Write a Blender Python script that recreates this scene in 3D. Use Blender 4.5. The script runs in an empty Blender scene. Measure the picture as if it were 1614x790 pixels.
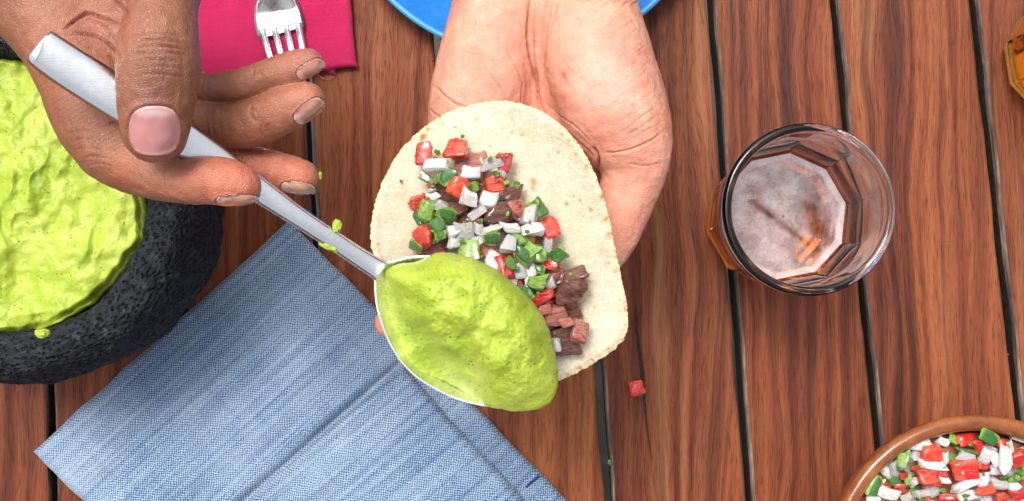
import bpy, bmesh, math, random
import numpy as np
from mathutils import Vector, Matrix
from mathutils.bvhtree import BVHTree

# ------------------------------------------------------------------ camera, world, sun, exposure
SC = bpy.context.scene
COL = SC.collection
CAMZ, FPX, TILT = 0.60, 1740.0, math.radians(2.0)
PW, PH = 1614.0, 790.0
cam = bpy.data.cameras.new('camera'); camo = bpy.data.objects.new('camera', cam); COL.objects.link(camo)
cam.sensor_width = 36.0; cam.lens = 36.0 * FPX / PW; cam.clip_start = 0.01; cam.clip_end = 50
camo.location = (0, 0, CAMZ); camo.rotation_euler = (TILT, 0, 0)
SC.camera = camo

SUN_EL, SUN_AZ = 66.0, 122.0         # light from beyond the table's far left side, through thin cloud
W = bpy.data.worlds.new('World'); SC.world = W; W.use_nodes = True
wn = W.node_tree; bg = wn.nodes['Background']
sky = wn.nodes.new('ShaderNodeTexSky'); sky.sky_type = 'NISHITA'; sky.sun_disc = False
sky.sun_elevation = math.radians(SUN_EL); sky.sun_rotation = math.radians(90 - SUN_AZ)
sky.air_density = 1.0; sky.dust_density = 6.0; sky.ozone_density = 1.0
hs = wn.nodes.new('ShaderNodeHueSaturation'); hs.inputs['Saturation'].default_value = 0.30
wn.links.new(sky.outputs[0], hs.inputs['Color']); wn.links.new(hs.outputs[0], bg.inputs['Color'])
bg.inputs['Strength'].default_value = 0.15
sl = bpy.data.lights.new('sun', 'SUN'); sl.energy = 1.45; sl.angle = math.radians(17); sl.color = (1.0, 0.95, 0.88)
sl.cycles.is_caustics_light = True
so = bpy.data.objects.new('sun', sl); COL.objects.link(so)
sd = Vector((math.cos(math.radians(SUN_EL)) * math.cos(math.radians(SUN_AZ)),
             math.cos(math.radians(SUN_EL)) * math.sin(math.radians(SUN_AZ)), math.sin(math.radians(SUN_EL))))
so.rotation_euler = sd.to_track_quat('Z', 'Y').to_euler(); so.location = (0.5, 0.3, 1.5)
SC.view_settings.view_transform = 'Standard'; SC.view_settings.look = 'None'
SC.view_settings.gamma = 1.0; SC.view_settings.exposure = 0.52
try: SC.cycles.max_bounces = 32; SC.cycles.transmission_bounces = 32; SC.cycles.transparent_max_bounces = 16
except Exception: pass

# ------------------------------------------------------------------ pixel -> place on a given height
ct, st = math.cos(TILT), math.sin(TILT)
def Pn(px, py, z):
    px = np.asarray(px, float); py = np.asarray(py, float); z = np.asarray(z, float)
    dx = (px - PW / 2) / FPX; dy = -(py - PH / 2) / FPX
    wy = dy * ct + st; wz = dy * st - ct
    t = (z - CAMZ) / wz
    return np.stack(np.broadcast_arrays(dx * t, wy * t, z), -1)
def P(px, py, z): return Vector(Pn(px, py, z).tolist())
def toPix(v):
    v = np.asarray(v, float); x = v[..., 0]; y = v[..., 1]; z = v[..., 2] - CAMZ
    cy = y * ct + z * st; cz = -y * st + z * ct
    return PW / 2 + FPX * x / -cz, PH / 2 - FPX * cy / -cz
def R(rpx, z): return rpx * (CAMZ - z) / FPX

# ------------------------------------------------------------------ numpy noise
_rng = np.random.RandomState(7)
_perm = _rng.permutation(256); _perm = np.concatenate([_perm, _perm, _perm])
_grad = _rng.normal(size=(256, 3)); _grad /= np.linalg.norm(_grad, axis=1)[:, None]
def pnoise(p):
    p = np.asarray(p, float); i = np.floor(p).astype(int); f = p - i; i &= 255
    u = f * f * f * (f * (f * 6 - 15) + 10)
    out = 0
    for a in (0, 1):
        for b in (0, 1):
            for c in (0, 1):
                h = _perm[_perm[_perm[(i[..., 0] + a) & 255] + ((i[..., 1] + b) & 255)] + ((i[..., 2] + c) & 255)]
                g = _grad[h]
                d = g[..., 0] * (f[..., 0] - a) + g[..., 1] * (f[..., 1] - b) + g[..., 2] * (f[..., 2] - c)
                w = (u[..., 0] if a else 1 - u[..., 0]) * (u[..., 1] if b else 1 - u[..., 1]) * (u[..., 2] if c else 1 - u[..., 2])
                out = out + w * d
    return out * 1.6
def fbm(p, oct=4, lac=2.1, gain=0.5):
    p = np.asarray(p, float); s = 0; a = 1.0
    for k in range(oct):
        s = s + a * pnoise(p + 17.3 * k); p = p * lac; a *= gain
    return s
def sstep(a, b, x):
    t = np.clip((np.asarray(x, float) - a) / (b - a), 0, 1); return t * t * (3 - 2 * t)
def catmull(pts, n, closed=False):
    pts = np.asarray(pts, float); m = len(pts); out = []
    segs = m if closed else m - 1
    for i in range(segs):
        if closed: p0, p1, p2, p3 = pts[(i - 1) % m], pts[i], pts[(i + 1) % m], pts[(i + 2) % m]
        else: p0, p1, p2, p3 = pts[max(i - 1, 0)], pts[i], pts[i + 1], pts[min(i + 2, m - 1)]
        for k in range(n):
            t = k / n
            out.append(0.5 * (2 * p1 + (p2 - p0) * t + (2 * p0 - 5 * p1 + 4 * p2 - p3) * t * t + (3 * p1 - p0 - 3 * p2 + p3) * t ** 3))
    if not closed: out.append(pts[-1])
    return np.array(out)

def pl_dist(px, py, pl):
    pl = catmull(pl, 6) if len(pl) > 2 else np.array(pl, float); d = np.full(px.shape, 1e9); tt = np.zeros(px.shape)
    for i, (a, b) in enumerate(zip(pl[:-1], pl[1:])):
        ab = b - a; t = np.clip(((px - a[0]) * ab[0] + (py - a[1]) * ab[1]) / (ab @ ab + 1e-9), 0, 1); dd = np.hypot(px - a[0] - t * ab[0], py - a[1] - t * ab[1])
        m = dd < d; d[m] = dd[m]; tt[m] = (i + t[m]) / (len(pl) - 1)
    return d, tt

# ------------------------------------------------------------------ object helpers
def mesh_obj(name, verts, faces, mats, parent=None, smooth=True, fmat=None):
    me = bpy.data.meshes.new(name)
    me.from_pydata([tuple(v) for v in np.asarray(verts, float).tolist()], [], [tuple(f) for f in (faces.tolist() if hasattr(faces, 'tolist') else faces)])
    for m in (mats if isinstance(mats, (list, tuple)) else [mats]): me.materials.append(m)
    me.polygons.foreach_set('use_smooth', [smooth] * len(me.polygons))
    if fmat is not None: me.polygons.foreach_set('material_index', fmat)
    me.update()
    o = bpy.data.objects.new(name, me); COL.objects.link(o)
    if parent: o.parent = parent
    return o
def empty(name, loc=(0, 0, 0)):
    o = bpy.data.objects.new(name, None); COL.objects.link(o); o.location = loc; o.empty_display_size = 0.02
    return o
def rebase(o, loc):
    """move the origin of a mesh object to loc without moving its shape"""
    loc = Vector(loc); o.data.transform(Matrix.Translation(-loc)); o.location = loc
    return o
def under(root, o):
    """parent o to root keeping its place"""
    o.parent = root; o.location = Vector(o.location) - Vector(root.location); return o
def tag(o, label, cat, group=None, kind=None):
    if label: o['label'] = label
    if cat: o['category'] = cat
    if group: o['group'] = group
    if kind: o['kind'] = kind
    return o
def grid_faces(nu, nv, wrap_u=False, off=0, flip=False):
    f = []
    for i in range(nu if wrap_u else nu - 1):
        i2 = (i + 1) % nu
        for j in range(nv - 1):
            q = (off + i * nv + j, off + i2 * nv + j, off + i2 * nv + j + 1, off + i * nv + j + 1)
            f.append(q[::-1] if flip else q)
    return f

# ------------------------------------------------------------------ materials
def mat(name, col=(.5, .5, .5), rough=.5, metal=0.0, **kw):
    m = bpy.data.materials.new(name); m.use_nodes = True
    nt = m.node_tree; b = nt.nodes['Principled BSDF']
    b.inputs['Base Color'].default_value = (*col, 1); b.inputs['Roughness'].default_value = rough; b.inputs['Metallic'].default_value = metal
    for k, v in kw.items(): b.inputs[k.replace('_', ' ')].default_value = v
    return m, nt, b
class NT:
    def __init__(s, nt): s.nt = nt
    def n(s, t, ins=None, **props):
        nd = s.nt.nodes.new('ShaderNode' + t)
        for k, v in props.items(): setattr(nd, k, v)
        for k, v in (ins or {}).items():
            sock = nd.inputs[k]
            if hasattr(v, 'is_linked') or hasattr(v, 'links'): s.nt.links.new(v, sock)
            else: sock.default_value = v
        return nd
    def link(s, a, b): s.nt.links.new(a, b)
    def math(s, op, a, b=None, c=None, clamp=False):
        nd = s.nt.nodes.new('ShaderNodeMath'); nd.operation = op; nd.use_clamp = clamp
        for k, v in enumerate((a, b, c)):
            if v is None: continue
            if hasattr(v, 'links'): s.nt.links.new(v, nd.inputs[k])
            else: nd.inputs[k].default_value = v
        return nd.outputs[0]
    def ramp(s, fac, stops, interp='LINEAR'):
        nd = s.nt.nodes.new('ShaderNodeValToRGB'); cr = nd.color_ramp; cr.interpolation = interp
        while len(cr.elements) < len(stops): cr.elements.new(0.5)
        for e, (p, c) in zip(cr.elements, stops):
            e.position = p; e.color = (*c, 1) if len(c) == 3 else c
        s.nt.links.new(fac, nd.inputs[0]); return nd.outputs[0]
    def mix(s, fac, a, b, mode='MIX'):
        nd = s.nt.nodes.new('ShaderNodeMix'); nd.data_type = 'RGBA'; nd.blend_type = mode
        for sock, v in ((nd.inputs[0], fac), (nd.inputs[6], a), (nd.inputs[7], b)):
            if hasattr(v, 'links'): s.nt.links.new(v, sock)
            elif isinstance(v, (int, float)): sock.default_value = v
            else: sock.default_value = (*v, 1)
        return nd.outputs[2]
    def mapping(s, vec, scale=(1, 1, 1), loc=(0, 0, 0), rot=(0, 0, 0)):
        nd = s.n('Mapping', {'Scale': scale, 'Rotation': rot})
        if hasattr(loc, 'links'): s.link(loc, nd.inputs['Location'])
        else: nd.inputs['Location'].default_value = loc
        s.link(vec, nd.inputs['Vector']); return nd.outputs[0]
    def noise(s, vec, scale, detail=4, rough=.55, dist=0):
        nd = s.n('TexNoise', {'Scale': scale, 'Detail': detail, 'Roughness': rough, 'Distortion': dist}); s.link(vec, nd.inputs['Vector'])
        return nd.outputs[0]
    def vor(s, vec, scale, feature='F1', rnd=1.0):
        nd = s.n('TexVoronoi', {'Scale': scale, 'Randomness': rnd}, feature=feature); s.link(vec, nd.inputs['Vector'])
        return nd.outputs['Distance']
    def bump(s, h, dist, strength=1.0, normal=None):
        nd = s.n('Bump', {'Distance': dist, 'Strength': strength}); s.link(h, nd.inputs['Height'])
        if normal: s.link(normal, nd.inputs['Normal'])
        return nd.outputs[0]
    def obj(s): return s.n('TexCoord').outputs['Object']
    def uv(s): return s.n('TexCoord').outputs['UV']

def wood_material():
    m, nt, b = mat('oiled_hardwood', rough=.42)
    q = NT(nt); o = q.obj()
    rnd = q.n('ObjectInfo').outputs['Random']
    off = q.n('CombineXYZ', {'X': q.math('MULTIPLY', rnd, 3.0), 'Y': q.math('MULTIPLY', rnd, 37.0), 'Z': q.math('MULTIPLY', rnd, 11.0)}).outputs[0]
    v = q.mapping(o, loc=off)
    warp = q.n('TexNoise', {'Scale': 1.0, 'Detail': 3.0}); q.link(q.mapping(v, (14, 3.0, 14)), warp.inputs['Vector'])
    vw = q.n('VectorMath', operation='ADD'); q.link(v, vw.inputs[0])
    sc = q.n('VectorMath', {1: (.05, .0, .0)}, operation='MULTIPLY'); q.link(warp.outputs['Color'], sc.inputs[0]); q.link(sc.outputs[0], vw.inputs[1])
    vv = vw.outputs[0]
    broad = q.noise(q.mapping(vv, (46, 1.3, 46)), 1.0, 4, .55)
    streak = q.noise(q.mapping(vv, (420, 4.0, 420)), 1.0, 8, .68)
    fine = q.noise(q.mapping(vv, (1900, 26, 1900)), 1.0, 4, .8)
    pores = q.noise(q.mapping(vv, (2300, 95, 2300)), 1.0, 2, .5)
    wv = q.n('TexWave', {'Scale': 1.0, 'Distortion': 9.0, 'Detail': 4.0, 'Detail Scale': .9, 'Detail Roughness': .6}, wave_type='BANDS', bands_direction='X')
    q.link(q.mapping(vv, (30, 1.6, 30)), wv.inputs['Vector'])
    t = q.math('ADD', q.math('MULTIPLY', broad, .54), q.math('MULTIPLY', streak, .26))
    t = q.math('ADD', t, q.math('MULTIPLY', fine, .26))
    t = q.math('ADD', t, q.math('MULTIPLY', wv.outputs['Fac'], .09))
    t = q.math('ADD', t, q.math('MULTIPLY', q.math('SUBTRACT', rnd, .5), .12))
    c = q.ramp(t, [(.36, (.045, .010, .005)), (.46, (.115, .026, .009)), (.56, (.205, .053, .017)), (.68, (.315, .096, .030)), (.82, (.46, .175, .060))])
    pm = q.ramp(pores, [(.33, (1, 1, 1)), (.42, (0, 0, 0))])
    c = q.mix(q.math('MULTIPLY', pm, .6), c, (.035, .011, .008))
    # plum coloured heartwood drifts and pale scuffs
    dr = q.ramp(q.noise(q.mapping(vv, (17, 2.2, 17)), 1.0, 4, .6), [(.50, (0, 0, 0)), (.66, (1, 1, 1))])
    c = q.mix(q.math('MULTIPLY', dr, .42), c, q.mix(1.0, c, (.72, .50, .56), 'MULTIPLY'))
    gold = q.ramp(q.noise(q.mapping(vv, (60, 1.4, 60), loc=(3, 5, 2)), 1.0, 5, .65), [(.56, (0, 0, 0)), (.70, (1, 1, 1))])
    c = q.mix(q.math('MULTIPLY', gold, .45), c, (.46, .20, .085))
    sx = q.ramp(q.noise(q.mapping(v, (60, 900, 60), rot=(0, 0, .6)), 1.0, 3, .5), [(.66, (0, 0, 0)), (.71, (1, 1, 1))])
    c = q.mix(q.math('MULTIPLY', sx, .22), c, (.07, .028, .02))
    q.link(c, b.inputs['Base Color'])
    q.link(q.ramp(streak, [(.3, (.60,) * 3), (.75, (.36,) * 3)]), b.inputs['Roughness'])
    h = q.math('ADD', q.math('MULTIPLY', pm, -.6), q.math('MULTIPLY', fine, .8))
    q.link(q.bump(h, .0004, .7), b.inputs['Normal']); b.inputs['Specular IOR Level'].default_value = .22
    return m
M_WOOD = wood_material()
def wood_edge():
    m, nt, b = mat('weathered_plank_edge', rough=.8); q = NT(nt); o = q.obj()
    n = q.noise(q.mapping(o, (160, 26, 160)), 1.0, 6, .7)
    q.link(q.ramp(n, [(.36, (.035, .020, .014)), (.52, (.12, .078, .056)), (.68, (.30, .235, .175))]), b.inputs['Base Color'])
    q.link(q.bump(n, .0008), b.inputs['Normal']); return m
M_WEDGE = wood_edge()
M_DEEP, _nt, _b = mat('deep_plank_side', (.022, .017, .014), .9)  # deep plank sides, darker than the weathered top edges
_q = NT(_nt); _n = _q.noise(_q.obj(), 300, 4)
_q.link(_q.ramp(_n, [(.35, (.012, .009, .008)), (.75, (.06, .045, .036))]), _b.inputs['Base Color'])

def guac_material():
    m, nt, b = mat('guacamole', rough=.3); q = NT(nt); o = q.obj()
    n = q.noise(o, 90, 5, .6); n2 = q.noise(o, 420, 4, .6); n3 = q.noise(o, 28, 3, .5)
    t = q.math('ADD', q.math('MULTIPLY', n, .55), q.math('MULTIPLY', n3, .45))
    c = q.ramp(t, [(.28, (.17, .265, .014)), (.45, (.325, .43, .036)), (.60, (.43, .525, .068)), (.78, (.56, .62, .17))])
    sp = q.ramp(q.vor(o, 520), [(.17, (1, 1, 1)), (.27, (0, 0, 0))])
    spm = q.math('MULTIPLY', sp, q.ramp(q.noise(o, 260, 2), [(.50, (0, 0, 0)), (.6, (1, 1, 1))]))
    c = q.mix(q.math('MULTIPLY', spm, .8), c, (.07, .14, .012))
    q.link(c, b.inputs['Base Color'])
    b.inputs['Subsurface Weight'].default_value = .12; b.inputs['Subsurface Radius'].default_value = (1, .9, .2); b.inputs['Subsurface Scale'].default_value = .002
    h = q.math('ADD', q.math('MULTIPLY', n2, .5), q.noise(o, 1100, 3, .6))
    q.link(q.bump(h, .0006, .6), b.inputs['Normal']); b.inputs['Specular IOR Level'].default_value = .4
    return m
M_GUAC = guac_material()

def basalt():
    m, nt, b = mat('black_basalt', rough=.72); b.inputs['Specular IOR Level'].default_value = .22; q = NT(nt); o = q.obj()
    n = q.noise(o, 160, 5, .65)
    c = q.ramp(n, [(.3, (.007, .008, .011)), (.55, (.019, .021, .027)), (.8, (.060, .063, .072))])
    spk = q.ramp(q.vor(o, 520), [(.09, (1, 1, 1)), (.16, (0, 0, 0))])
    pat = q.ramp(q.noise(o, 26, 3), [(.50, (0, 0, 0)), (.68, (1, 1, 1))])
    c = q.mix(q.math('MULTIPLY', q.math('MULTIPLY', spk, pat), .8), c, (.36, .35, .31))
    v = q.vor(o, 430)
    pit = q.ramp(v, [(.20, (0, 0, 0)), (.42, (1, 1, 1))])
    c = q.mix(1.0, c, q.mix(pit, (.45, .45, .45), (1, 1, 1)), 'MULTIPLY')
    q.link(c, b.inputs['Base Color'])
    h = q.math('ADD', q.math('MULTIPLY', pit, 1.0), q.math('MULTIPLY', q.noise(o, 700, 3), .6))
    q.link(q.bump(h, .0014, 1.0), b.inputs['Normal']); return m
M_STONE = basalt()

def cloth(name, ca, cb, pitch, slub=.5, bumpd=.0005, streakc=None):
    m, nt, b = mat(name, rough=.9); q = NT(nt); uv = q.uv()
    wob = q.n('TexNoise', {'Scale': 260.0, 'Detail': 3.0}); q.link(uv, wob.inputs['Vector'])
    sub = q.n('VectorMath', {1: (pitch * 2.4,) * 3}, operation='MULTIPLY'); q.link(wob.outputs['Color'], sub.inputs[0])
    ad = q.n('VectorMath', operation='ADD'); q.link(uv, ad.inputs[0]); q.link(sub.outputs[0], ad.inputs[1])
    s = q.n('SeparateXYZ'); q.link(ad.outputs[0], s.inputs[0])
    k = math.pi / pitch
    wu = q.math('SINE', q.math('MULTIPLY', s.outputs[0], k)); wv = q.math('SINE', q.math('MULTIPLY', s.outputs[1], k))
    w = q.math('ADD', q.math('MULTIPLY', q.math('MULTIPLY', wu, wv), .5), .5)
    n1 = q.noise(q.mapping(uv, (9, 420, 1)), 1.0, 6, .62)          # long slubs along u
    n2 = q.noise(q.mapping(uv, (300, 40, 1)), 1.0, 3, .6)
    n3 = q.noise(uv, 14, 3)
    f = q.math('ADD', q.math('ADD', q.math('MULTIPLY', w, 1.0), 0.0), q.math('MULTIPLY', q.math('SUBTRACT', n1, .5), slub * 2.3))
    f = q.math('ADD', f, q.math('MULTIPLY', q.math('SUBTRACT', n2, .5), slub * .55))
    f = q.math('ADD', f, q.math('MULTIPLY', q.math('SUBTRACT', n3, .5), slub * 1.7))
    c = q.ramp(f, [(.15, ca), (.85, cb)])
    q.link(c, b.inputs['Base Color'])
    q.link(q.bump(w, bumpd, .7), b.inputs['Normal'])
    b.inputs['Sheen Weight'].default_value = .15; b.inputs['Specular IOR Level'].default_value = .2
    return m
M_BLUE = cloth('blue_chambray', (.022, .078, .20), (.385, .49, .60), .00085, .46)
M_PINK = cloth('magenta_cotton', (.38, .005, .055), (.58, .026, .125), .0006, .25, .0003)

def skin(name, tint, rough=.45, sat=1.0):
    m, nt, b = mat(name, rough=rough); q = NT(nt); o = q.obj()
    a = q.n('Attribute', attribute_name='skin').outputs['Color']
    n = q.noise(o, 60, 5, .6); n2 = q.noise(o, 350, 4, .6)
    c = q.mix(1.0, a, q.ramp(n, [(.3, (.84, .74, .71)), (.7, (1.10, 1.08, 1.06))]), 'MULTIPLY')
    c = q.mix(1.0, c, q.ramp(n2, [(.3, (.90, .87, .85)), (.7, (1.06, 1.06, 1.06))]), 'MULTIPLY')
    q.link(c, b.inputs['Base Color'])
    b.inputs['Subsurface Weight'].default_value = .22; b.inputs['Subsurface Radius'].default_value = (1, .35, .2); b.inputs['Subsurface Scale'].default_value = .0022
    vz = q.vor(o, 1150, 'DISTANCE_TO_EDGE'); vf = q.math('MINIMUM', vz, .25)
    ln = q.noise(q.mapping(o, (260, 1500, 600), rot=(0, 0, .5)), 1.0, 3, .6)
    h = q.math('ADD', q.math('MULTIPLY', vf, 2.2), q.math('ADD', q.math('MULTIPLY', ln, .6), q.math('MULTIPLY', n2, .7)))
    q.link(q.bump(h, .00026, .75), b.inputs['Normal'])
    q.link(q.ramp(n2, [(.3, (rough - .08,) * 3), (.7, (rough + .12,) * 3)]), b.inputs['Roughness'])
    return m
M_SKIN = skin('tanned_skin', None, .40)
M_PALM = skin('palm_skin', None, .48)
def nailm():
    m, nt, b = mat('fingernail', rough=.10); q = NT(nt)
    a = q.n('Attribute', attribute_name='skin').outputs['Color']
    q.link(a, b.inputs['Base Color']); b.inputs['Coat Weight'].default_value = .5; b.inputs['Coat Roughness'].default_value = .08
    b.inputs['Subsurface Weight'].default_value = .15; b.inputs['Subsurface Scale'].default_value = .001
    n = q.noise(q.mapping(q.obj(), (900, 120, 400)), 1.0, 3); q.link(q.bump(n, .0002, .35), b.inputs['Normal']); return m
M_NAIL = nailm()

def steel():
    m, nt, b = mat('worn_stainless_steel', (.85, .86, .88), .2, 1.0); q = NT(nt); o = q.obj()
    n = q.noise(q.mapping(o, (500, 500, 500)), 1.0, 5, .65); n2 = q.noise(o, 60, 3)
    q.link(q.ramp(q.math('ADD', q.math('MULTIPLY', n, .5), q.math('MULTIPLY', n2, .5)), [(.35, (.17,) * 3), (.7, (.36,) * 3)]), b.inputs['Roughness'])
    sp = q.ramp(q.vor(o, 380), [(.05, (1, 1, 1)), (.09, (0, 0, 0))])
    q.link(q.mix(q.math('MULTIPLY', sp, .35), (.86, .87, .89), (.30, .30, .29)), b.inputs['Base Color'])
    sc = q.noise(q.mapping(o, (120, 2600, 400), rot=(0, 0, -.57)), 1.0, 2)
    q.link(q.bump(sc, .00006, .5), b.inputs['Normal']); return m
M_STEEL = steel()

def tortilla_m():
    m, nt, b = mat('corn_tortilla', rough=.75); q = NT(nt); o = q.obj()
    a = q.n('Attribute', attribute_name='skin').outputs['Color']
    n = q.noise(o, 130, 6, .65); n2 = q.noise(o, 900, 4, .65)
    c = q.mix(1.0, a, q.ramp(n, [(.3, (.86, .84, .78)), (.7, (1.06, 1.06, 1.06))]), 'MULTIPLY')
    c = q.mix(1.0, c, q.ramp(n2, [(.33, (.82, .79, .72)), (.62, (1.04, 1.04, 1.04))]), 'MULTIPLY')
    sp = q.ramp(q.vor(o, 300), [(.045, (1, 1, 1)), (.08, (0, 0, 0))])
    spm = q.math('MULTIPLY', sp, q.ramp(q.noise(o, 70, 2), [(.5, (0, 0, 0)), (.62, (1, 1, 1))]))
    c = q.mix(q.math('MULTIPLY', spm, .8), c, (.34, .20, .08))
    q.link(c, b.inputs['Base Color'])
    h = q.math('ADD', n2, q.math('MULTIPLY', q.noise(o, 2200, 3, .6), .6))
    q.link(q.bump(h, .00045, .7), b.inputs['Normal'])
    b.inputs['Subsurface Weight'].default_value = .1; b.inputs['Subsurface Scale'].default_value = .002
    b.inputs['Specular IOR Level'].default_value = .25
    return m
M_TORT = tortilla_m()

def veg(name, skinc, flesh, flesh2, rough, skin_face=True, sss=.25, trans=0.0, nscale=6, stretch=(1, 1, 2.2)):
    m, nt, b = mat(name, rough=rough); q = NT(nt); o = q.obj()
    rnd = q.n('ObjectInfo').outputs['Random']
    off = q.n('CombineXYZ', {'X': q.math('MULTIPLY', rnd, 30.0), 'Y': q.math('MULTIPLY', rnd, 17.0)}).outputs[0]
    v = q.mapping(o, loc=off)
    n = q.noise(q.mapping(v, stretch), nscale, 4, .6)
    c = q.ramp(n, [(.35, flesh), (.68, flesh2)])
    if skin_face:
        z = q.n('SeparateXYZ'); q.link(o, z.inputs[0])
        f = q.ramp(z.outputs[2], [(.36, (0, 0, 0)), (.43, (1, 1, 1))])
        c = q.mix(f, c, skinc)
    hv = q.n('HueSaturation', {'Value': q.math('ADD', q.math('MULTIPLY', rnd, .45), .78)}); q.link(c, hv.inputs['Color'])
    q.link(hv.outputs[0], b.inputs['Base Color'])
    b.inputs['Subsurface Weight'].default_value = sss; b.inputs['Subsurface Scale'].default_value = .004; b.inputs['Subsurface Radius'].default_value = (1, .8, .6)
    b.inputs['Transmission Weight'].default_value = trans
    q.link(q.bump(q.noise(q.mapping(v, stretch), nscale * 2.2, 4), .0014 if stretch[1] > 2 else .0010, .8), b.inputs['Normal'])
    b.inputs['Coat Weight'].default_value = .7; b.inputs['Coat Roughness'].default_value = .035
    return m
M_TOM = veg('ripe_tomato', (.46, .008, .005), (.50, .020, .008), (.62, .115, .05), .14, sss=.15, nscale=2.0)
M_ONI = veg('raw_onion', (.62, .57, .60), (.55, .535, .49), (.76, .745, .71), .18, True, .4, 0.10, 2.0)
M_ONT = veg('glassy_onion', (.66, .62, .62), (.60, .59, .53), (.78, .77, .72), .14, True, .35, 0.30, 2.0)
M_PEP = veg('green_chili', (.030, .13, .010), (.13, .29, .018), (.33, .48, .085), .15, sss=.15, nscale=3.0)
M_MEATB = veg('browned_beef', (.10, .04, .03), (.085, .027, .015), (.30, .115, .075), .26, False, .1, 0, 2.2, (1, 5, 5))
M_MEATP = veg('pink_beef', (.4, .13, .1), (.30, .065, .045), (.58, .22, .165), .28, False, .2, 0, 2.0, (1, 4.5, 4.5))
M_CIL = veg('cilantro', (.05, .17, .015), (.045, .15, .012), (.11, .28, .03), .4, False, .15)

M_GLASS, nt, b = mat('clear_glass', (1, 1, 1), .0); b.inputs['Transmission Weight'].default_value = 1; b.inputs['IOR'].default_value = 1.42
M_BEER, nt, b = mat('amber_beer', (.93, .52, .10), .0); b.inputs['Transmission Weight'].default_value = 1; b.inputs['IOR'].default_value = 1.34
q = NT(nt); va = q.n('VolumeAbsorption', {'Color': (.955, .70, .02, 1), 'Density': 80.0}); q.link(va.outputs[0], nt.nodes['Material Output'].inputs['Volume'])
b.inputs['Base Color'].default_value = (1, .93, .8, 1)
def foam():
    m, nt, b = mat('foam_sky_film', (.66, .57, .56), .35); q = NT(nt); o = q.obj()
    a = q.n('Attribute', attribute_name='skin').outputs['Fac']
    n = q.noise(o, 130, 6, .7); sp = q.ramp(q.noise(o, 900, 3, .6), [(.54, (0, 0, 0)), (.66, (1, 1, 1))])
    al = q.math('ADD', a, q.math('MULTIPLY', q.math('SUBTRACT', n, .5), .9))
    al = q.math('MINIMUM', q.math('MAXIMUM', al, .0), .88)
    q.link(q.mix(q.math('MULTIPLY', sp, .5), (.60, .52, .53), (.34, .22, .12)), b.inputs['Base Color'])  # lavender foam colour also stands in for sky reflected on the beer
    q.link(al, b.inputs['Alpha']); q.link(q.bump(q.noise(o, 1400, 2), .0004), b.inputs['Normal'])
    return m
M_FOAM_SKY = foam()
def clay():
    m, nt, b = mat('glazed_clay', rough=.16); q = NT(nt); o = q.obj()
    n = q.noise(q.mapping(o, (60, 60, 200)), 1.0, 6, .7); n2 = q.noise(o, 700, 3)
    q.link(q.ramp(n, [(.3, (.13, .032, .008)), (.55, (.28, .085, .020)), (.75, (.42, .15, .04))]), b.inputs['Base Color'])
    q.link(q.bump(q.math('ADD', n, q.math('MULTIPLY', n2, .3)), .0005, .6), b.inputs['Normal'])
    b.inputs['Coat Weight'].default_value = .5; return m
M_CLAY = clay()
def enamel():
    m, nt, b = mat('blue_plate_glaze', (.0, .17, .55), .22); q = NT(nt); o = q.obj()
    r = q.n('VectorMath', operation='LENGTH'); q.link(o, r.inputs[0])
    n = q.noise(o, 200, 4)
    q.link(q.mix(q.ramp(n, [(.4, (0, 0, 0)), (.7, (1, 1, 1))]), (.002, .150, .52), (.006, .185, .60)), b.inputs['Base Color']); return m
M_PLATE = enamel()
M_LIP, _, _ = mat('plate_lip_glaze', (.05, .30, .68), .2)
def simple_noise(name, c0, c1, scale, rough, bd=.0005):
    m, nt, b = mat(name, rough=rough); q = NT(nt); o = q.obj(); n = q.noise(o, scale, 5, .6)
    q.link(q.ramp(n, [(.3, c0), (.7, c1)]), b.inputs['Base Color']); q.link(q.bump(n, bd), b.inputs['Normal']); return m
M_GROUND = simple_noise('dark_paving', (.05, .045, .04), (.10, .09, .08), 20, .9)
M_JUICE = simple_noise('salsa_juice', (.20, .045, .02), (.42, .16, .08), 150, .12)
M_THREAD = simple_noise('navy_thread', (.008, .02, .10), (.02, .05, .2), 900, .8)
M_PTHREAD = simple_noise('pink_thread', (.5, .03, .1), (.7, .12, .22), 900, .8)
M_DEBRIS = simple_noise('dry_crumbs', (.05, .04, .03), (.25, .22, .17), 300, .9)
M_CRACK = simple_noise('split_wood', (.010, .007, .006), (.03, .018, .012), 300, .95)

# ------------------------------------------------------------------ setting: ground
g = mesh_obj('ground', [(-3, -3, -.74), (3, -3, -.74), (3, 3, -.74), (-3, 3, -.74)], [(0, 1, 2, 3)], M_GROUND, smooth=False); g['kind'] = 'structure'

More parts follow.
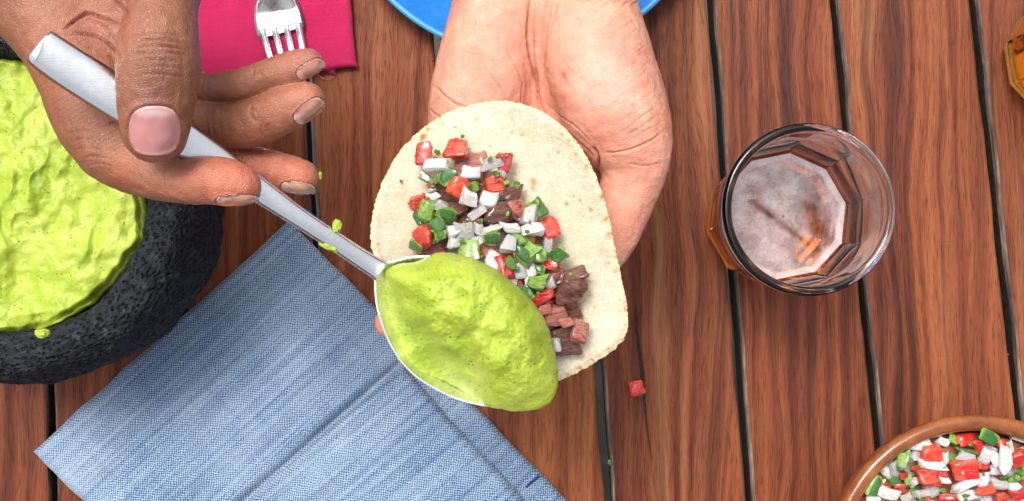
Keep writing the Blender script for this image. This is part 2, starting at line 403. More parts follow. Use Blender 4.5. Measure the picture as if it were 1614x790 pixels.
# ------------------------------------------------------------------ slatted table
table = empty('wooden_table', (0, 0, -.74))
tag(table, 'outdoor table of reddish brown hardwood slats with dark gaps', 'table')
seams = [(66, 82), (271, 299), (478, 517), (685, 734), (902, 959), (1119, 1181), (1314, 1394), (1535, 1622)]
def seam_line(s):
    a = Pn(s[0], 0, 0); b = Pn(s[1], 790, 0); d = (b - a) / (b[1] - a[1])
    return a, d
lines = []
for s in seams:
    a, d = seam_line(s); lines.append((a[0] - d[0] * a[1], d[0]))     # x = c + m*y
c0, m0 = lines[0]; c1, m1 = lines[-1]
lines = [(c0 - .0735 * k, m0) for k in (5, 4, 3, 2, 1)] + lines + [(c1 + .0735 * k, m1) for k in (1, 2, 3, 4)]
rng = random.Random(3)
GAP = [.0030, .0026]
def make_plank(l, r, i):
    y0, y1, n = -.46, .46, 150
    th = .024; ch = .0017
    w = (r[0] - l[0]); cx = (l[0] + r[0]) / 2
    vs = []; prof = None
    dz = rng.uniform(-.0006, .0004); ga, gb = .0017 + rng.uniform(-.0003, .0004), .0017 + rng.uniform(-.0003, .0004)
    for k in range(n + 1):
        y = y0 + (y1 - y0) * k / n
        xl = l[0] + l[1] * y + ga + .0007 * float(fbm(np.array([y * 26, i * 3.1, .5]), 3)); xr = r[0] + r[1] * y - gb + .0007 * float(fbm(np.array([y * 26, i * 3.1 + 9, .5]), 3))
        pr = [(xl + .001, -th), (xl, -ch * 1.6), (xl + ch * .35, -ch * .35), (xl + ch, 0)]
        for t in (.25, .5, .75): pr.append((xl + (xr - xl) * t, .0002 * math.sin(t * 3.14)))
        pr += [(xr - ch, 0), (xr - ch * .35, -ch * .35), (xr, -ch * 1.6), (xr - .001, -th)]
        for x, z in pr: vs.append((x, y, z + dz))
    m = 11; f = []; fm = []
    for k in range(n):
        for j in range(m):
            j2 = (j + 1) % m
            f.append((k * m + j, k * m + j2, (k + 1) * m + j2, (k + 1) * m + j)); fm.append(2 if j in (0, 9, 10) else 1 if j in (1, 2, 8) else 0)
    f.append(tuple(range(m))[::-1]); f.append(tuple(n * m + j for j in range(m))); fm += [1, 1]
    o = mesh_obj('plank', vs, [q_[::-1] for q_ in f], [M_WOOD, M_WEDGE, M_DEEP], smooth=False, fmat=fm)
    rebase(o, (cx, 0, 0)); under(table, o); o.cycles.is_caustics_receiver = True
    for poly in o.data.polygons: poly.use_smooth = False
    return o
planks = []
for i in range(len(lines) - 1): planks.append(make_plank(lines[i], lines[i + 1], i))
def box(name, lo, hi, m, root):
    x0, y0, z0 = lo; x1, y1, z1 = hi
    v = [(x0, y0, z0), (x1, y0, z0), (x1, y1, z0), (x0, y1, z0), (x0, y0, z1), (x1, y0, z1), (x1, y1, z1), (x0, y1, z1)]
    o = mesh_obj(name, v, [(0, 3, 2, 1), (4, 5, 6, 7), (0, 1, 5, 4), (1, 2, 6, 5), (2, 3, 7, 6), (3, 0, 4, 7)], m, smooth=False)
    return under(root, o)
xl, xr = lines[0][0] + .01, lines[-1][0] - .01
for yy in (-.40, .36): box('crossbeam', (xl, yy, -.075), (xr, yy + .04, -.0248), M_WEDGE, table)
for xx in (xl + .03, xr - .09):
    for yy in (-.399, .345): box('leg', (xx, yy, -.739), (xx + .055, yy + .055, -.0752), M_WEDGE, table)
# long drying split in the plank beside the tacos
cr = catmull([(1002, 480), (1004, 520), (1009, 560), (1013, 600), (1016, 640), (1022, 690), (1028, 730)], 8)
wid = np.interp(np.linspace(0, 1, len(cr)), [0, .2, .45, .7, 1], [.4, 2.0, 3.4, 1.6, .3])
wid = wid * (1 + .35 * pnoise(np.stack([np.arange(len(cr)) * .7, np.zeros(len(cr)), np.zeros(len(cr))], -1)))
jit = 1.3 * pnoise(np.stack([np.arange(len(cr)) * .45, np.ones(len(cr)), np.zeros(len(cr))], -1))
vl = Pn(cr[:, 0] - wid + jit, cr[:, 1], .0007); vr = Pn(cr[:, 0] + wid + jit, cr[:, 1], .0007)
vv_ = np.stack([vl, vr], 1).reshape(-1, 3)
o = mesh_obj('split', vv_, grid_faces(len(cr), 2), M_CRACK); under(table, o)

# ------------------------------------------------------------------ stone mortar
MC = P(4, 304, .105); MC.z = 0
mort = empty('stone_mortar', MC); tag(mort, 'round black basalt mortar with pitted rim holding mashed avocado', 'mortar')
prof = [(.0, .030), (.030, .033), (.048, .050), (.0585, .075), (.0625, .092), (.0645, .1005), (.0680, .1055), (.0740, .1065), (.0800, .1040), (.0842, .0975), (.0866, .0880), (.0874, .0760),
        (.0866, .060), (.084, .043), (.074, .030), (.055, .022), (.0, .020)]
pc = catmull(prof, 22)
na = 560
th = np.linspace(0, 2 * np.pi, na, endpoint=False)
RR = pc[:, 0][None, :] * np.ones((na, 1)); ZZ = pc[:, 1][None, :] * np.ones((na, 1))
X = RR * np.cos(th)[:, None]; Y = RR * np.sin(th)[:, None]
pos = np.stack([X, Y, ZZ], -1)
tan = np.gradient(pc, axis=0); nrm2 = np.stack([tan[:, 1], -tan[:, 0]], -1); nrm2 /= np.linalg.norm(nrm2, axis=1)[:, None] + 1e-9
nr = np.stack([-nrm2[:, 0][None] * np.cos(th)[:, None], -nrm2[:, 0][None] * np.sin(th)[:, None], -nrm2[:, 1][None] * np.ones((na, 1))], -1)
nr = nr * np.sign(((nr * np.stack([np.cos(th)[:, None] * np.ones_like(RR), np.sin(th)[:, None] * np.ones_like(RR), 0 * RR], -1)).sum(-1)[:, pc.shape[0] * 11 // 16]).mean())
damp = sstep(.01, .05, RR)
d = .0016 * fbm(pos * 45, 3) + .0006 * fbm(pos * 260, 2)
pits = pnoise(pos * 760 + 3.3); pits2 = pnoise(pos * 480 + 8.1)
d = d - .0011 * sstep(.28, .62, pits) - .0016 * sstep(.38, .72, pits2)
pos = pos + nr * (d * damp)[..., None]
o = mesh_obj('basalt_body', pos.reshape(-1, 3), grid_faces(na, len(pc), True), M_STONE, mort)
for k in range(3):
    a = 2.1 * k + .5; pr = [(.0, .026), (.014, .0255), (.0135, .012), (.012, .002), (.009, .0), (0, 0)]; pcs = np.array(pr)
    t16 = np.linspace(0, 2 * np.pi, 20, endpoint=False)
    vs = np.stack([pcs[:, 0][None] * np.cos(t16)[:, None] + .050 * math.cos(a), pcs[:, 0][None] * np.sin(t16)[:, None] + .050 * math.sin(a), pcs[:, 1][None] * np.ones((20, 1))], -1)
    mesh_obj('foot', vs.reshape(-1, 3), grid_faces(20, len(pr), True), M_STONE, mort)

def polar(name, cpx, outline, hfun, nrad, nang, m, bottom=.004, edge=None, zb=None):
    """soft mass: outline traced in the picture, heights from hfun, with its own underside"""
    out = catmull(outline, 40, True)
    seg = np.concatenate([[0], np.cumsum(np.linalg.norm(np.diff(np.vstack([out, out[:1]]), axis=0), axis=1))])
    s = np.linspace(0, seg[-1], nang, endpoint=False)
    ox = np.interp(s, seg, np.append(out[:, 0], out[0, 0])); oy = np.interp(s, seg, np.append(out[:, 1], out[0, 1]))
    if edge is not None:
        e = edge(ox, oy); ox = cpx[0] + (ox - cpx[0]) * e; oy = cpx[1] + (oy - cpx[1]) * e
    r = np.linspace(0, 1, nrad + 1)[1:] ** .85
    px = cpx[0] + (ox[:, None] - cpx[0]) * r[None]; py = cpx[1] + (oy[:, None] - cpx[1]) * r[None]
    rr = np.ones((nang, 1)) * r[None]
    z = hfun(px, py, rr)
    top = Pn(px, py, z)
    bot = top.copy(); bot[..., 2] -= bottom(px, py, rr) if callable(bottom) else bottom
    cz = float(hfun(np.array([[cpx[0]]]), np.array([[cpx[1]]]), np.array([[0.]]))[0, 0]); c = Pn(cpx[0], cpx[1], cz)
    n = nang * nrad
    cb = c.copy(); cb[2] -= (float(np.mean(bot[:, 0, 2] * -1 + top[:, 0, 2])))
    verts = np.concatenate([top.reshape(-1, 3), bot.reshape(-1, 3), c[None], cb[None]])
    f = grid_faces(nang, nrad, True, 0, True) + grid_faces(nang, nrad, True, n, False)
    for i in range(nang):
        i2 = (i + 1) % nang
        f.append((i * nrad, i2 * nrad, 2 * n)[::1]); f.append((n + i2 * nrad, n + i * nrad, 2 * n + 1))
        f.append((i * nrad + nrad - 1, n + i * nrad + nrad - 1, n + i2 * nrad + nrad - 1, i2 * nrad + nrad - 1))
    o = mesh_obj(name, verts, f, m)
    bm = bmesh.new(); bm.from_mesh(o.data); bmesh.ops.recalc_face_normals(bm, faces=bm.faces); bm.to_mesh(o.data); bm.free()
    return o, (px, py, rr, top)

# mashed avocado in the mortar
def hg(px, py, r):
    p = np.stack([px / 100., py / 100., 0 * px], -1)
    wq = fbm(p * .9, 2)
    sw = np.sin((px * .055 + py * .02) + 4.5 * wq)              # spoon swirls
    z = .0975 + .0046 * fbm(p * 1.2 + 5, 3) + .0022 * (1 - np.abs(sw)) * sstep(-.3, .4, pnoise(p * .8 + 3)) + .0009 * fbm(p * 3.5, 3) - .0045 * sstep(.94, 1.0, r)
    return z
go = [(-238, 300), (-215, 210), (-160, 140), (-90, 98), (0, 87), (80, 110), (150, 165), (200, 235), (219, 300), (226, 350), (221, 388), (205, 405), (185, 435), (140, 478), (75, 514), (0, 529), (-90, 520), (-165, 470), (-215, 395)]
o, _ = polar('guacamole', (-10, 308), go, hg, 150, 420, M_GUAC, .02, edge=lambda x, y: 1 + .012 * fbm(np.stack([x / 22, y / 22, 0 * x], -1), 2))
rebase(o, MC + Vector((0, 0, .09))); tag(o, 'chunky bright green mashed avocado filling the black stone mortar', 'guacamole')
def blob(name, px, py, z, rx, ry, rz, seed, label, cat, m=M_GUAC, rot=0, group=None):
    bm = bmesh.new(); bmesh.ops.create_icosphere(bm, subdivisions=4, radius=1)
    v = np.array([q_.co[:] for q_ in bm.verts]); k = 1 + .35 * fbm(v * 1.3 + seed, 3); v = v * k[:, None]
    for q_, c in zip(bm.verts, v): q_.co = c
    me = bpy.data.meshes.new(name); bm.to_mesh(me); bm.free(); me.materials.append(m)
    me.polygons.foreach_set('use_smooth', [True] * len(me.polygons))
    me.transform(Matrix.Diagonal((R(rx, z), R(ry, z), R(rz, z), 1)))
    o = bpy.data.objects.new(name, me); COL.objects.link(o); o.location = P(px, py, z); o.rotation_euler = (0, 0, rot)
    return tag(o, label, cat, group)
blob('guacamole_drip', 66, 525, .1055, 11, 8, 6, 3, 'small green avocado drip on the black mortar rim', 'guacamole')

# ------------------------------------------------------------------ blue napkin
def cloth_patch(name, quad, z0, thick, wav, uvang, m, nu=150, nv=150, seed=0, roll=9.):
    A, B, C, D = [np.array(v, float) for v in quad]          # A-B along u, A-D along v, pixels on the table
    u = np.linspace(0, 1, nu); v = np.linspace(0, 1, nv); U, V = np.meshgrid(u, v, indexing='ij')
    px = (A[0] * (1 - U) * (1 - V) + B[0] * U * (1 - V) + C[0] * U * V + D[0] * (1 - U) * V)
    py = (A[1] * (1 - U) * (1 - V) + B[1] * U * (1 - V) + C[1] * U * V + D[1] * (1 - U) * V)
    pp = np.stack([px / 60., py / 60., np.full_like(px, seed)], -1)
    px = px + 3.2 * fbm(pp * .7, 2); py = py + 3.2 * fbm(pp * .7 + 31, 2)
    du = np.minimum(U, 1 - U) * np.linalg.norm(B - A); dv = np.minimum(V, 1 - V) * np.linalg.norm(D - A)
    e = np.minimum(du, dv); rim = np.sqrt(np.clip(1 - (1 - np.clip(e / roll, 0, 1)) ** 2, 0, 1))
    z = z0 + thick * (.12 + .88 * rim) + wav(px, py) * (.3 + .7 * rim) + .0004 * fbm(pp * 1.6, 3)
    top = Pn(px, py, z); bot = Pn(px, py, np.full_like(px, z0))
    n = nu * nv
    f = grid_faces(nu, nv, False, 0, True) + grid_faces(nu, nv, False, n, False)
    per = [i * nv for i in range(nu)] + [(nu - 1) * nv + j for j in range(1, nv)] + [i * nv + nv - 1 for i in range(nu - 2, -1, -1)] + [j for j in range(nv - 2, 0, -1)]
    for a, b in zip(per, per[1:] + per[:1]): f.append((a, b, n + b, n + a))
    o = mesh_obj(name, np.concatenate([top.reshape(-1, 3), bot.reshape(-1, 3)]), f, m)
    bm = bmesh.new(); bm.from_mesh(o.data); bmesh.ops.recalc_face_normals(bm, faces=bm.faces); bm.to_mesh(o.data); bm.free()
    uvl = o.data.uv_layers.new(name='UVMap'); co = np.array([v_.co[:] for v_ in o.data.vertices])
    ca, sa = math.cos(uvang), math.sin(uvang); uu = np.stack([co[:, 0] * ca + co[:, 1] * sa + seed, -co[:, 0] * sa + co[:, 1] * ca + seed], -1)
    li = np.array([l_.vertex_index for l_ in o.data.loops]); uvl.data.foreach_set('uv', uu[li].ravel())
    return o
nap = empty('blue_napkin', P(450, 650, 0)); tag(nap, 'folded blue chambray cloth napkin lying on the wooden table', 'napkin')
ang = math.atan2(360, 400)
A_ = (52, 712); B_ = (455, 348); C_ = (914, 806); D_ = (511, 1170)
o = cloth_patch('lower_fold', (A_, B_, C_, D_), .0006, .0075, lambda x, y: .0012 * np.sin((x * .66 + y * .75) * .018 + 1) + .0022 * fbm(np.stack([(x * .74 - y * .67) / 210, (x * .67 + y * .74) / 70, 0 * x], -1), 3) - .0050 * np.exp(-((pl_dist(x.ravel(), y.ravel(), [(634, 571), (262, 896)])[0].reshape(x.shape) * np.where((x - 634) * .657 + (y - 577) * .752 < 0, .9, 1.0)) / 7.5) ** 2), ang, M_BLUE, 220, 220, 1.3, 13.)
under(nap, o)
B2 = [(634, 577), (1010, 985), (640, 1330), (262, 902)]
o = cloth_patch('upper_fold', (B2[3], B2[0], B2[1], B2[2]), .0078, .0100, lambda x, y: .0010 * np.sin((x * .7 - y * .6) * .02 + 2) + .0018 * fbm(np.stack([(x * .74 - y * .67) / 200, (x * .67 + y * .74) / 60, 0 * x + 4], -1), 3), ang - .05, M_BLUE, 200, 200, 2.7, 15.)
under(nap, o)
# bar tack stitched near the hem
c1_, c2_ = Pn(829, 768, .0078), Pn(850, 750, .0072)
dv_ = (c2_ - c1_); dv_ /= np.linalg.norm(dv_); pv = np.array([-dv_[1], dv_[0], 0]) * .0009
vs = []; n_ = 12
for k in range(n_ + 1):
    p = c1_ + (c2_ - c1_) * k / n_
    for a in range(8):
        an = a / 8 * 2 * math.pi; vs.append(p + pv * math.cos(an) * (1 + .15 * (k % 2)) + np.array([0, 0, .0007]) * math.sin(an))
o = mesh_obj('stitched_tack', vs, grid_faces(n_ + 1, 8) + [(k * 8 + 7, k * 8, (k + 1) * 8, (k + 1) * 8 + 7) for k in range(n_)], M_THREAD); under(nap, o)

# ------------------------------------------------------------------ pink napkin, fork, plate
pn = empty('pink_napkin', P(430, -50, 0)); tag(pn, 'folded magenta pink cloth napkin under the metal fork', 'napkin')
o = cloth_patch('lower_fold', ((300, 40), (528, 117), (515, -330), (280, -330)), .0006, .0028, lambda x, y: 0 * x, .1, M_PINK, 80, 90, .4); under(pn, o)
o = cloth_patch('upper_fold', ((296, 92), (352, 122), (563, 105), (530, -330)), .0036, .0034, lambda x, y: .0009 * np.sin(x * .03), .1, M_PINK, 90, 120, .9)
bpy.data.objects.remove(o)
o = cloth_patch('upper_fold', ((300, 130), (563, 105), (520, -330), (270, -330)), .0036, .0034, lambda x, y: .0007 * np.sin(x * .03 + y * .012) + .0010 * fbm(np.stack([x / 70, y / 120, 0 * x], -1), 2), .1, M_PINK, 130, 160, .9, 12.); under(pn, o)
def tube(name, pts, rad, m, parent=None, ns=8, taper=None):
    pts = np.asarray(pts, float); n = len(pts); T = np.gradient(pts, axis=0); T /= np.linalg.norm(T, axis=1)[:, None] + 1e-12
    vs = []
    for k in range(n):
        t = T[k]; a = np.cross(t, [0, 0, 1.]); 
        if np.linalg.norm(a) < 1e-3: a = np.cross(t, [0, 1., 0])
        a /= np.linalg.norm(a); b = np.cross(a, t); r = rad if taper is None else rad * taper[k]
        for j in range(ns):
            an = 2 * math.pi * j / ns; vs.append(pts[k] + r * (a * math.cos(an) + b * math.sin(an)))
    f = [(k * ns + j, k * ns + (j + 1) % ns, (k + 1) * ns + (j + 1) % ns, (k + 1) * ns + j) for k in range(n - 1) for j in range(ns)]
    f += [tuple(range(ns))[::-1], tuple((n - 1) * ns + j for j in range(ns))]
    return mesh_obj(name, vs, f, m, parent)
th_ = catmull([(500, 116, 3), (509, 124, 1.2), (518, 125, 1), (526, 121, 1), (529, 115, 1.5)], 8)
o = tube('loose_thread', Pn(th_[:, 0], th_[:, 1], th_[:, 2] * .001), .00016, M_PTHREAD); under(pn, o)

fork = empty('fork', P(430, 0, .008)); tag(fork, 'stainless steel fork lying on the pink napkin', 'fork')
# head and handle: width along the centre line
cl = catmull([(388, -330), (397, -230), (412, -130), (424, -60), (430, -20), (435, 10), (440, 36), (444, 52)], 10)
hw = np.interp(np.linspace(0, 1, len(cl)), [0, .2, .4, .55, .68, .8, .92, 1], [30, 24, 15, 16, 33, 38, 38, 36])
fz = np.interp(np.linspace(0, 1, len(cl)), [0, .4, .6, .75, 1], [.010, .016, .013, .0095, .0095])
vs = []; nx = 13
T = np.gradient(cl, axis=0); T /= np.linalg.norm(T, axis=1)[:, None]
for k in range(len(cl)):
    nxv = np.array([-T[k][1], T[k][0]])
    for sgn in (1, -1):
        for j in range(nx):
            s = -1 + 2 * j / (nx - 1); s = s * sgn
            bowl = .0022 * s * s * min(1, max(0, (k / len(cl) - .5) * 4)) - .0006 * s * s * (k / len(cl) < .5)
            p = cl[k] + nxv * hw[k] * s; zz = fz[k] + bowl + (.0007 if sgn == 1 else -.0007) * (1 - s ** 8)
            vs.append(Pn(p[0], p[1], zz))
m_ = 2 * nx
f = [(k * m_ + j, k * m_ + (j + 1) % m_, (k + 1) * m_ + (j + 1) % m_, (k + 1) * m_ + j) for k in range(len(cl) - 1) for j in range(m_)] + [tuple(range(m_)), tuple((len(cl) - 1) * m_ + j for j in range(m_))[::-1]]
o = mesh_obj('handle', vs, f, M_STEEL); under(fork, o)
bm = bmesh.new(); bm.from_mesh(o.data); bmesh.ops.remove_doubles(bm, verts=bm.verts, dist=1e-5); bmesh.ops.recalc_face_normals(bm, faces=bm.faces); bm.to_mesh(o.data); bm.free()
for k in range(4):
    s = (-1 + 2 * k / 3) * 28.5
    b0 = np.array([443, 48]) + np.array([s * .985, -s * .17]); b1 = b0 + np.array([19 - s * .10, 78.])
    pts = []; tp = []
    for t in np.linspace(-.08, 1, 18):
        p = b0 + (b1 - b0) * t; zz = .0095 + .0022 * (s / 38) ** 2 - .0018 * math.sin(min(max(t, 0), 1) * math.pi) * .8 + .006 * max(0, t) ** 2
        pts.append(Pn(p[0], p[1], zz)); tp.append(1.0 - .35 * max(0, t) if t < .93 else .35)
    o = tube('tine', pts, .0022, M_STEEL, None, 10, tp); under(fork, o)

PC = P(826, -209, .02); PC.z = 0
plate = empty('blue_plate', PC); tag(plate, 'glossy bright blue round plate beneath the outstretched forearm', 'plate')
def lathe(name, prof, m, parent, na=160, smooth=True):
    pc = np.array(prof, float); th = np.linspace(0, 2 * np.pi, na, endpoint=False)
    v = np.stack([pc[:, 0][None] * np.cos(th)[:, None], pc[:, 0][None] * np.sin(th)[:, None], pc[:, 1][None] * np.ones((na, 1))], -1)
    o = mesh_obj(name, v.reshape(-1, 3), grid_faces(na, len(pc), True), m, parent, smooth)
    bm = bmesh.new(); bm.from_mesh(o.data); bmesh.ops.remove_doubles(bm, verts=bm.verts, dist=1e-6); bmesh.ops.recalc_face_normals(bm, faces=bm.faces); bm.to_mesh(o.data); bm.free()
    o.data.polygons.foreach_set('use_smooth', [smooth] * len(o.data.polygons)); return o
lathe('dish', catmull([(0, .006), (.05, .006), (.068, .0065), (.078, .0085), (.090, .0145), (.0985, .0195), (.1000, .0185), (.092, .0115), (.080, .0045), (.066, .0006), (.05, .0005), (0, .002)], 8), M_PLATE, plate)
tq = np.linspace(0, 2 * math.pi, 20, endpoint=False)
lathe('lip', [(.1000 + .0016 * math.cos(a), .0202 + .0013 * math.sin(a)) for a in list(tq) + [0]], M_LIP, plate, 200)

# ------------------------------------------------------------------ beer glasses
NF = 10
def poly_r(th, R_, k):
    a = (th % (2 * math.pi / NF)) - math.pi / NF
    p = R_ * math.cos(math.pi / NF) / np.cos(a)
    return R_ * (1 - k) + p * k
def glass_surface(prof, na=200):
    th = np.linspace(0, 2 * np.pi, na, endpoint=False); out = []
    for (r, z, k) in prof: out.append(np.stack([poly_r(th, r, k) * np.cos(th), poly_r(th, r, k) * np.sin(th), np.full(na, z)], -1))
    return np.stack(out, 1)
def finish(o, ang=18):
    bm = bmesh.new(); bm.from_mesh(o.data); bmesh.ops.remove_doubles(bm, verts=bm.verts, dist=1e-6); bmesh.ops.recalc_face_normals(bm, faces=bm.faces); bm.to_mesh(o.data); bm.free()
    o.data.polygons.foreach_set('use_smooth', [True] * len(o.data.polygons))
    o.data.set_sharp_from_angle(angle=math.radians(ang))
def make_glass(loc, rot, level, label_g, label_b, wet):
    root = empty('beer_glass', loc); root.rotation_euler = (0, 0, rot); tag(root, label_g, 'glass', 'faceted beer glasses')
    # outer wall up, over the rolled rim, inner wall down
    pr = catmull([(.0001, .0014, 0), (.020, .0012, .2), (.0285, .0006, .8), (.0315, .0030, 1), (.0345, .0105, 1), (.0358, .020, 1), (.0366, .036, 1), (.0372, .050, .95), (.0380, .058, .35), (.0384, .066, 0), (.0386, .0800, 0), (.0389, .0832, 0), (.0399, .0846, 0), (.0404, .0866, 0), (.0399, .0886, 0), (.0382, .0893, 0), (.0364, .0886, 0), (.0358, .0866, 0), (.0362, .0846, 0), (.0367, .0828, 0), (.0366, .0700, 0), (.0362, .060, .2), (.0350, .052, .9), (.0334, .040, 1),
                  (.0322, .022, 1), (.0305, .0125, 1), (.0270, .0098, .8), (.015, .0090, .2), (.0001, .0088, 0)], 6)
    pr[:, 2] = np.clip(pr[:, 2], 0, 1); pr[:, 0] = np.maximum(pr[:, 0], .00005)
    v = glass_surface(pr); o = mesh_obj('tumbler', v.reshape(-1, 3), grid_faces(v.shape[0], v.shape[1], True), M_GLASS, root); finish(o); o.cycles.is_caustics_caster = True
    beer = empty('beer', Vector(loc) + Vector((0, 0, .009))); beer.rotation_euler = (0, 0, rot); tag(beer, label_b, 'beer', 'beer in the glasses')
    zi = [(.0001, .0087, 0), (.015, .0089, .2), (.0272, .0097, .8), (.0307, .0124, 1), (.0324, .022, 1)]
    rl = np.interp(level, [.022, .040, .052], [.0322, .0334, .0342])
    zi += [(rl + .0002, level + .0006, 1), (rl - .0012, level, 1), (rl - .004, level - .0002, 1), (.012, level - .0002, .3), (.0001, level - .0002, 0)]
    v = glass_surface(np.array(zi)); v[..., 2] -= .009
    o = mesh_obj('liquid', v.reshape(-1, 3), grid_faces(v.shape[0], v.shape[1], True), M_BEER, beer); finish(o, 40); o.cycles.is_caustics_caster = True
    # thin foam, its lavender tint holding the sky's reflection, thicker ring along the wall
    na, nr_ = 160, 40; th = np.linspace(0, 2 * np.pi, na, endpoint=False); rr = np.linspace(.0005, rl - .0009, nr_)
    k = sstep(.3, .8, rr / rl); pr2 = (1 - k)[None] * rr[None] + k[None] * (poly_r(th, 1, 1)[:, None] * rr[None])
    z = level + .0004 - .009 + .0010 * sstep(.86, .99, rr / rl)
    v = np.stack([pr2 * np.cos(th)[:, None], pr2 * np.sin(th)[:, None], z[None] * np.ones((na, 1))], -1)
    o = mesh_obj('foam', v.reshape(-1, 3), grid_faces(na, nr_, True), M_FOAM_SKY, beer); o.cycles.is_caustics_receiver = True
    lx = v[..., 0] / rl; ly = v[..., 1] / rl
    film = wet * (.50 + .22 * fbm(np.stack([lx * 2.2, ly * 2.2, 0 * lx], -1), 3)) * (1 - .95 * np.exp(-((lx - .50) / .2) ** 2 - ((ly + .15) / .5) ** 2)) * (1 - .7 * np.exp(-((lx * .75 + ly * .66 + .1) / .06) ** 2) * (ly < .35)) * (1 - .6 * np.exp(-((lx - .25) / .25) ** 2 - ((ly + .6) / .14) ** 2))
    d = np.maximum(film, .70 * sstep(.82, .90, rr / rl)[None] * np.ones((na, 1)))
    ca_ = o.data.color_attributes.new('skin', 'FLOAT_COLOR', 'POINT'); cc = np.ones((na * nr_, 4)); cc[:, :3] = d.reshape(-1, 1); ca_.data.foreach_set('color', cc.ravel())
    return root
GC = P(1275, 330, .088); GC.z = .0002
make_glass(GC, .2, .038, 'nearly empty faceted glass tumbler standing whole on the slats', 'last of the amber beer with thin foam in the nearly empty tumbler', .9)
G2 = P(1668, 95, 0); G2.z = .0002
make_glass(G2, .45, .064 - .014, 'fuller beer tumbler, cut off by the picture edge, beside the slat gap', 'deep amber beer filling the fuller tumbler', .3)

# ------------------------------------------------------------------ clay bowl of salsa
BC = P(1545, 894, .05); BC.z = 0
bowl = empty('clay_bowl', BC); tag(bowl, 'brown glazed clay bowl of chopped salsa on the table', 'bowl')
bp = catmull([(0, .008), (.045, .009), (.058, .018), (.0640, .032), (.0660, .044), (.0668, .0480), (.0690, .0510), (.0722, .0518), (.0745, .0500), (.0748, .0470), (.0735, .0430), (.0715, .034), (.065, .018), (.052, .004), (.045, .0006), (0, .001)], 6)
lathe('clay_wall', bp, M_CLAY, bowl, 220)
o = lathe('salsa_juice', [(0, .0385), (.03, .0387), (.055, .0388), (.0645, .0392), (.0600, .0300), (0, .028)], M_JUICE, None, 120)
o.location = BC + Vector((0, 0, 0)); tag(o, 'reddish juice under the chopped salsa in the clay bowl', 'salsa')

# ------------------------------------------------------------------ chopped vegetables and meat
def dice_mesh(kind, seed, jit=.24, cuts=True):
    rs = np.random.RandomState(seed)
    bm = bmesh.new(); bmesh.ops.create_cube(bm, size=1.0); bmesh.ops.subdivide_edges(bm, edges=bm.edges, cuts=(9 if kind == 'meat' else 6), use_grid_fill=True)
    v = np.array([q_.co[:] for q_ in bm.verts])
    e = {'onion': .09, 'tomato': .22, 'pepper': .13, 'meat': .17}[kind]
    inner = np.clip(v, -.5 + e, .5 - e); dd = v - inner; L = np.linalg.norm(dd, axis=1); dirn = dd / (L[:, None] + 1e-9)
    v = inner + dirn * np.minimum(L, e)[:, None]
    cj = rs.uniform(-jit, jit, (2, 2, 2, 3)); t = v + .5; v0 = v.copy()
    for a in (0, 1):
        for b in (0, 1):
            for c in (0, 1):
                w = (t[:, 0] if a else 1 - t[:, 0]) * (t[:, 1] if b else 1 - t[:, 1]) * (t[:, 2] if c else 1 - t[:, 2])
                v = v + w[:, None] * cj[a, b, c]
    for k in range(rs.randint(1, 4) if cuts else 0):                     # slanting knife cuts
        nn_ = rs.normal(size=3); nn_[2] *= .5; nn_ /= np.linalg.norm(nn_); dcut = rs.uniform(.40, .56); pr_ = v @ nn_
        over = np.maximum(pr_ - dcut, 0); v = v - (over * .92)[:, None] * nn_[None]
    if kind in ('onion', 'pepper'):                       # pieces keep the curve of the layer they were cut from
        k = rs.uniform(.2, .8); v[:, 2] += -k * (v[:, 0] ** 2) + k * .08
    amp = {'meat': .11, 'tomato': .15, 'pepper': .07, 'onion': .05}[kind]
    v = v * (1 + amp * fbm(v * (3.4 if kind == 'meat' else 2.6) + seed * 3.7, 3))[:, None]
    if kind == 'meat': v = v + .03 * np.stack([0 * v[:, 0], pnoise(v * np.array([2, 16, 9]) + seed), pnoise(v * np.array([2, 9, 16]) + seed)], -1)
    for q_, c in zip(bm.verts, v): q_.co = c
    me = bpy.data.meshes.new(kind + '_piece'); bm.to_mesh(me); bm.free()
    me.polygons.foreach_set('use_smooth', [True] * len(me.polygons))
    me.set_sharp_from_angle(angle=math.radians(60 if kind == 'meat' else 40))
    return me
def leaf_mesh(seed):
    rs = np.random.RandomState(seed); n = 22; vs = [(0, 0, .06)]
    for k in range(n):
        a = 2 * math.pi * k / n; r = .5 * (.72 + .28 * abs(math.sin(a * 2.5 + seed))) * rs.uniform(.85, 1.1)
        vs.append((r * math.cos(a), r * math.sin(a) * .8, .12 * math.sin(a * 2 + seed)))
    vs += [(x, y, z - .06) for x, y, z in vs]
    m = n + 1; f = [(0, 1 + k, 1 + (k + 1) % n) for k in range(n)] + [(m, m + 1 + (k + 1) % n, m + 1 + k) for k in range(n)]
    f += [(1 + (k + 1) % n, 1 + k, m + 1 + k, m + 1 + (k + 1) % n) for k in range(n)]
    me = bpy.data.meshes.new('leaf'); me.from_pydata(vs, [], f); me.polygons.foreach_set('use_smooth', [True] * len(me.polygons)); return me
VAR = {}
for kd, mk, m in (('O', 'onion', M_ONI), ('T', 'tomato', M_TOM), ('G', 'pepper', M_PEP), ('B', 'meat', M_MEATB), ('K', 'meat', M_MEATP)):
    VAR[kd] = []
    for s in range(10):
        me = dice_mesh(mk, s + 11 * ord(kd)); me.materials.append(M_ONT if kd == 'O' and s % 3 == 0 else m); VAR[kd].append(me)
VAR['C'] = []
for s in range(5):
    me = leaf_mesh(s); me.materials.append(M_CIL); VAR['C'].append(me)
INFO = {'O': ('onion_piece', 'onion'), 'T': ('tomato_piece', 'tomato'), 'G': ('chili_piece', 'chili'), 'B': ('beef_chunk', 'beef'), 'K': ('beef_chunk', 'beef'), 'C': ('cilantro_leaf', 'cilantro')}
prs = random.Random(21)
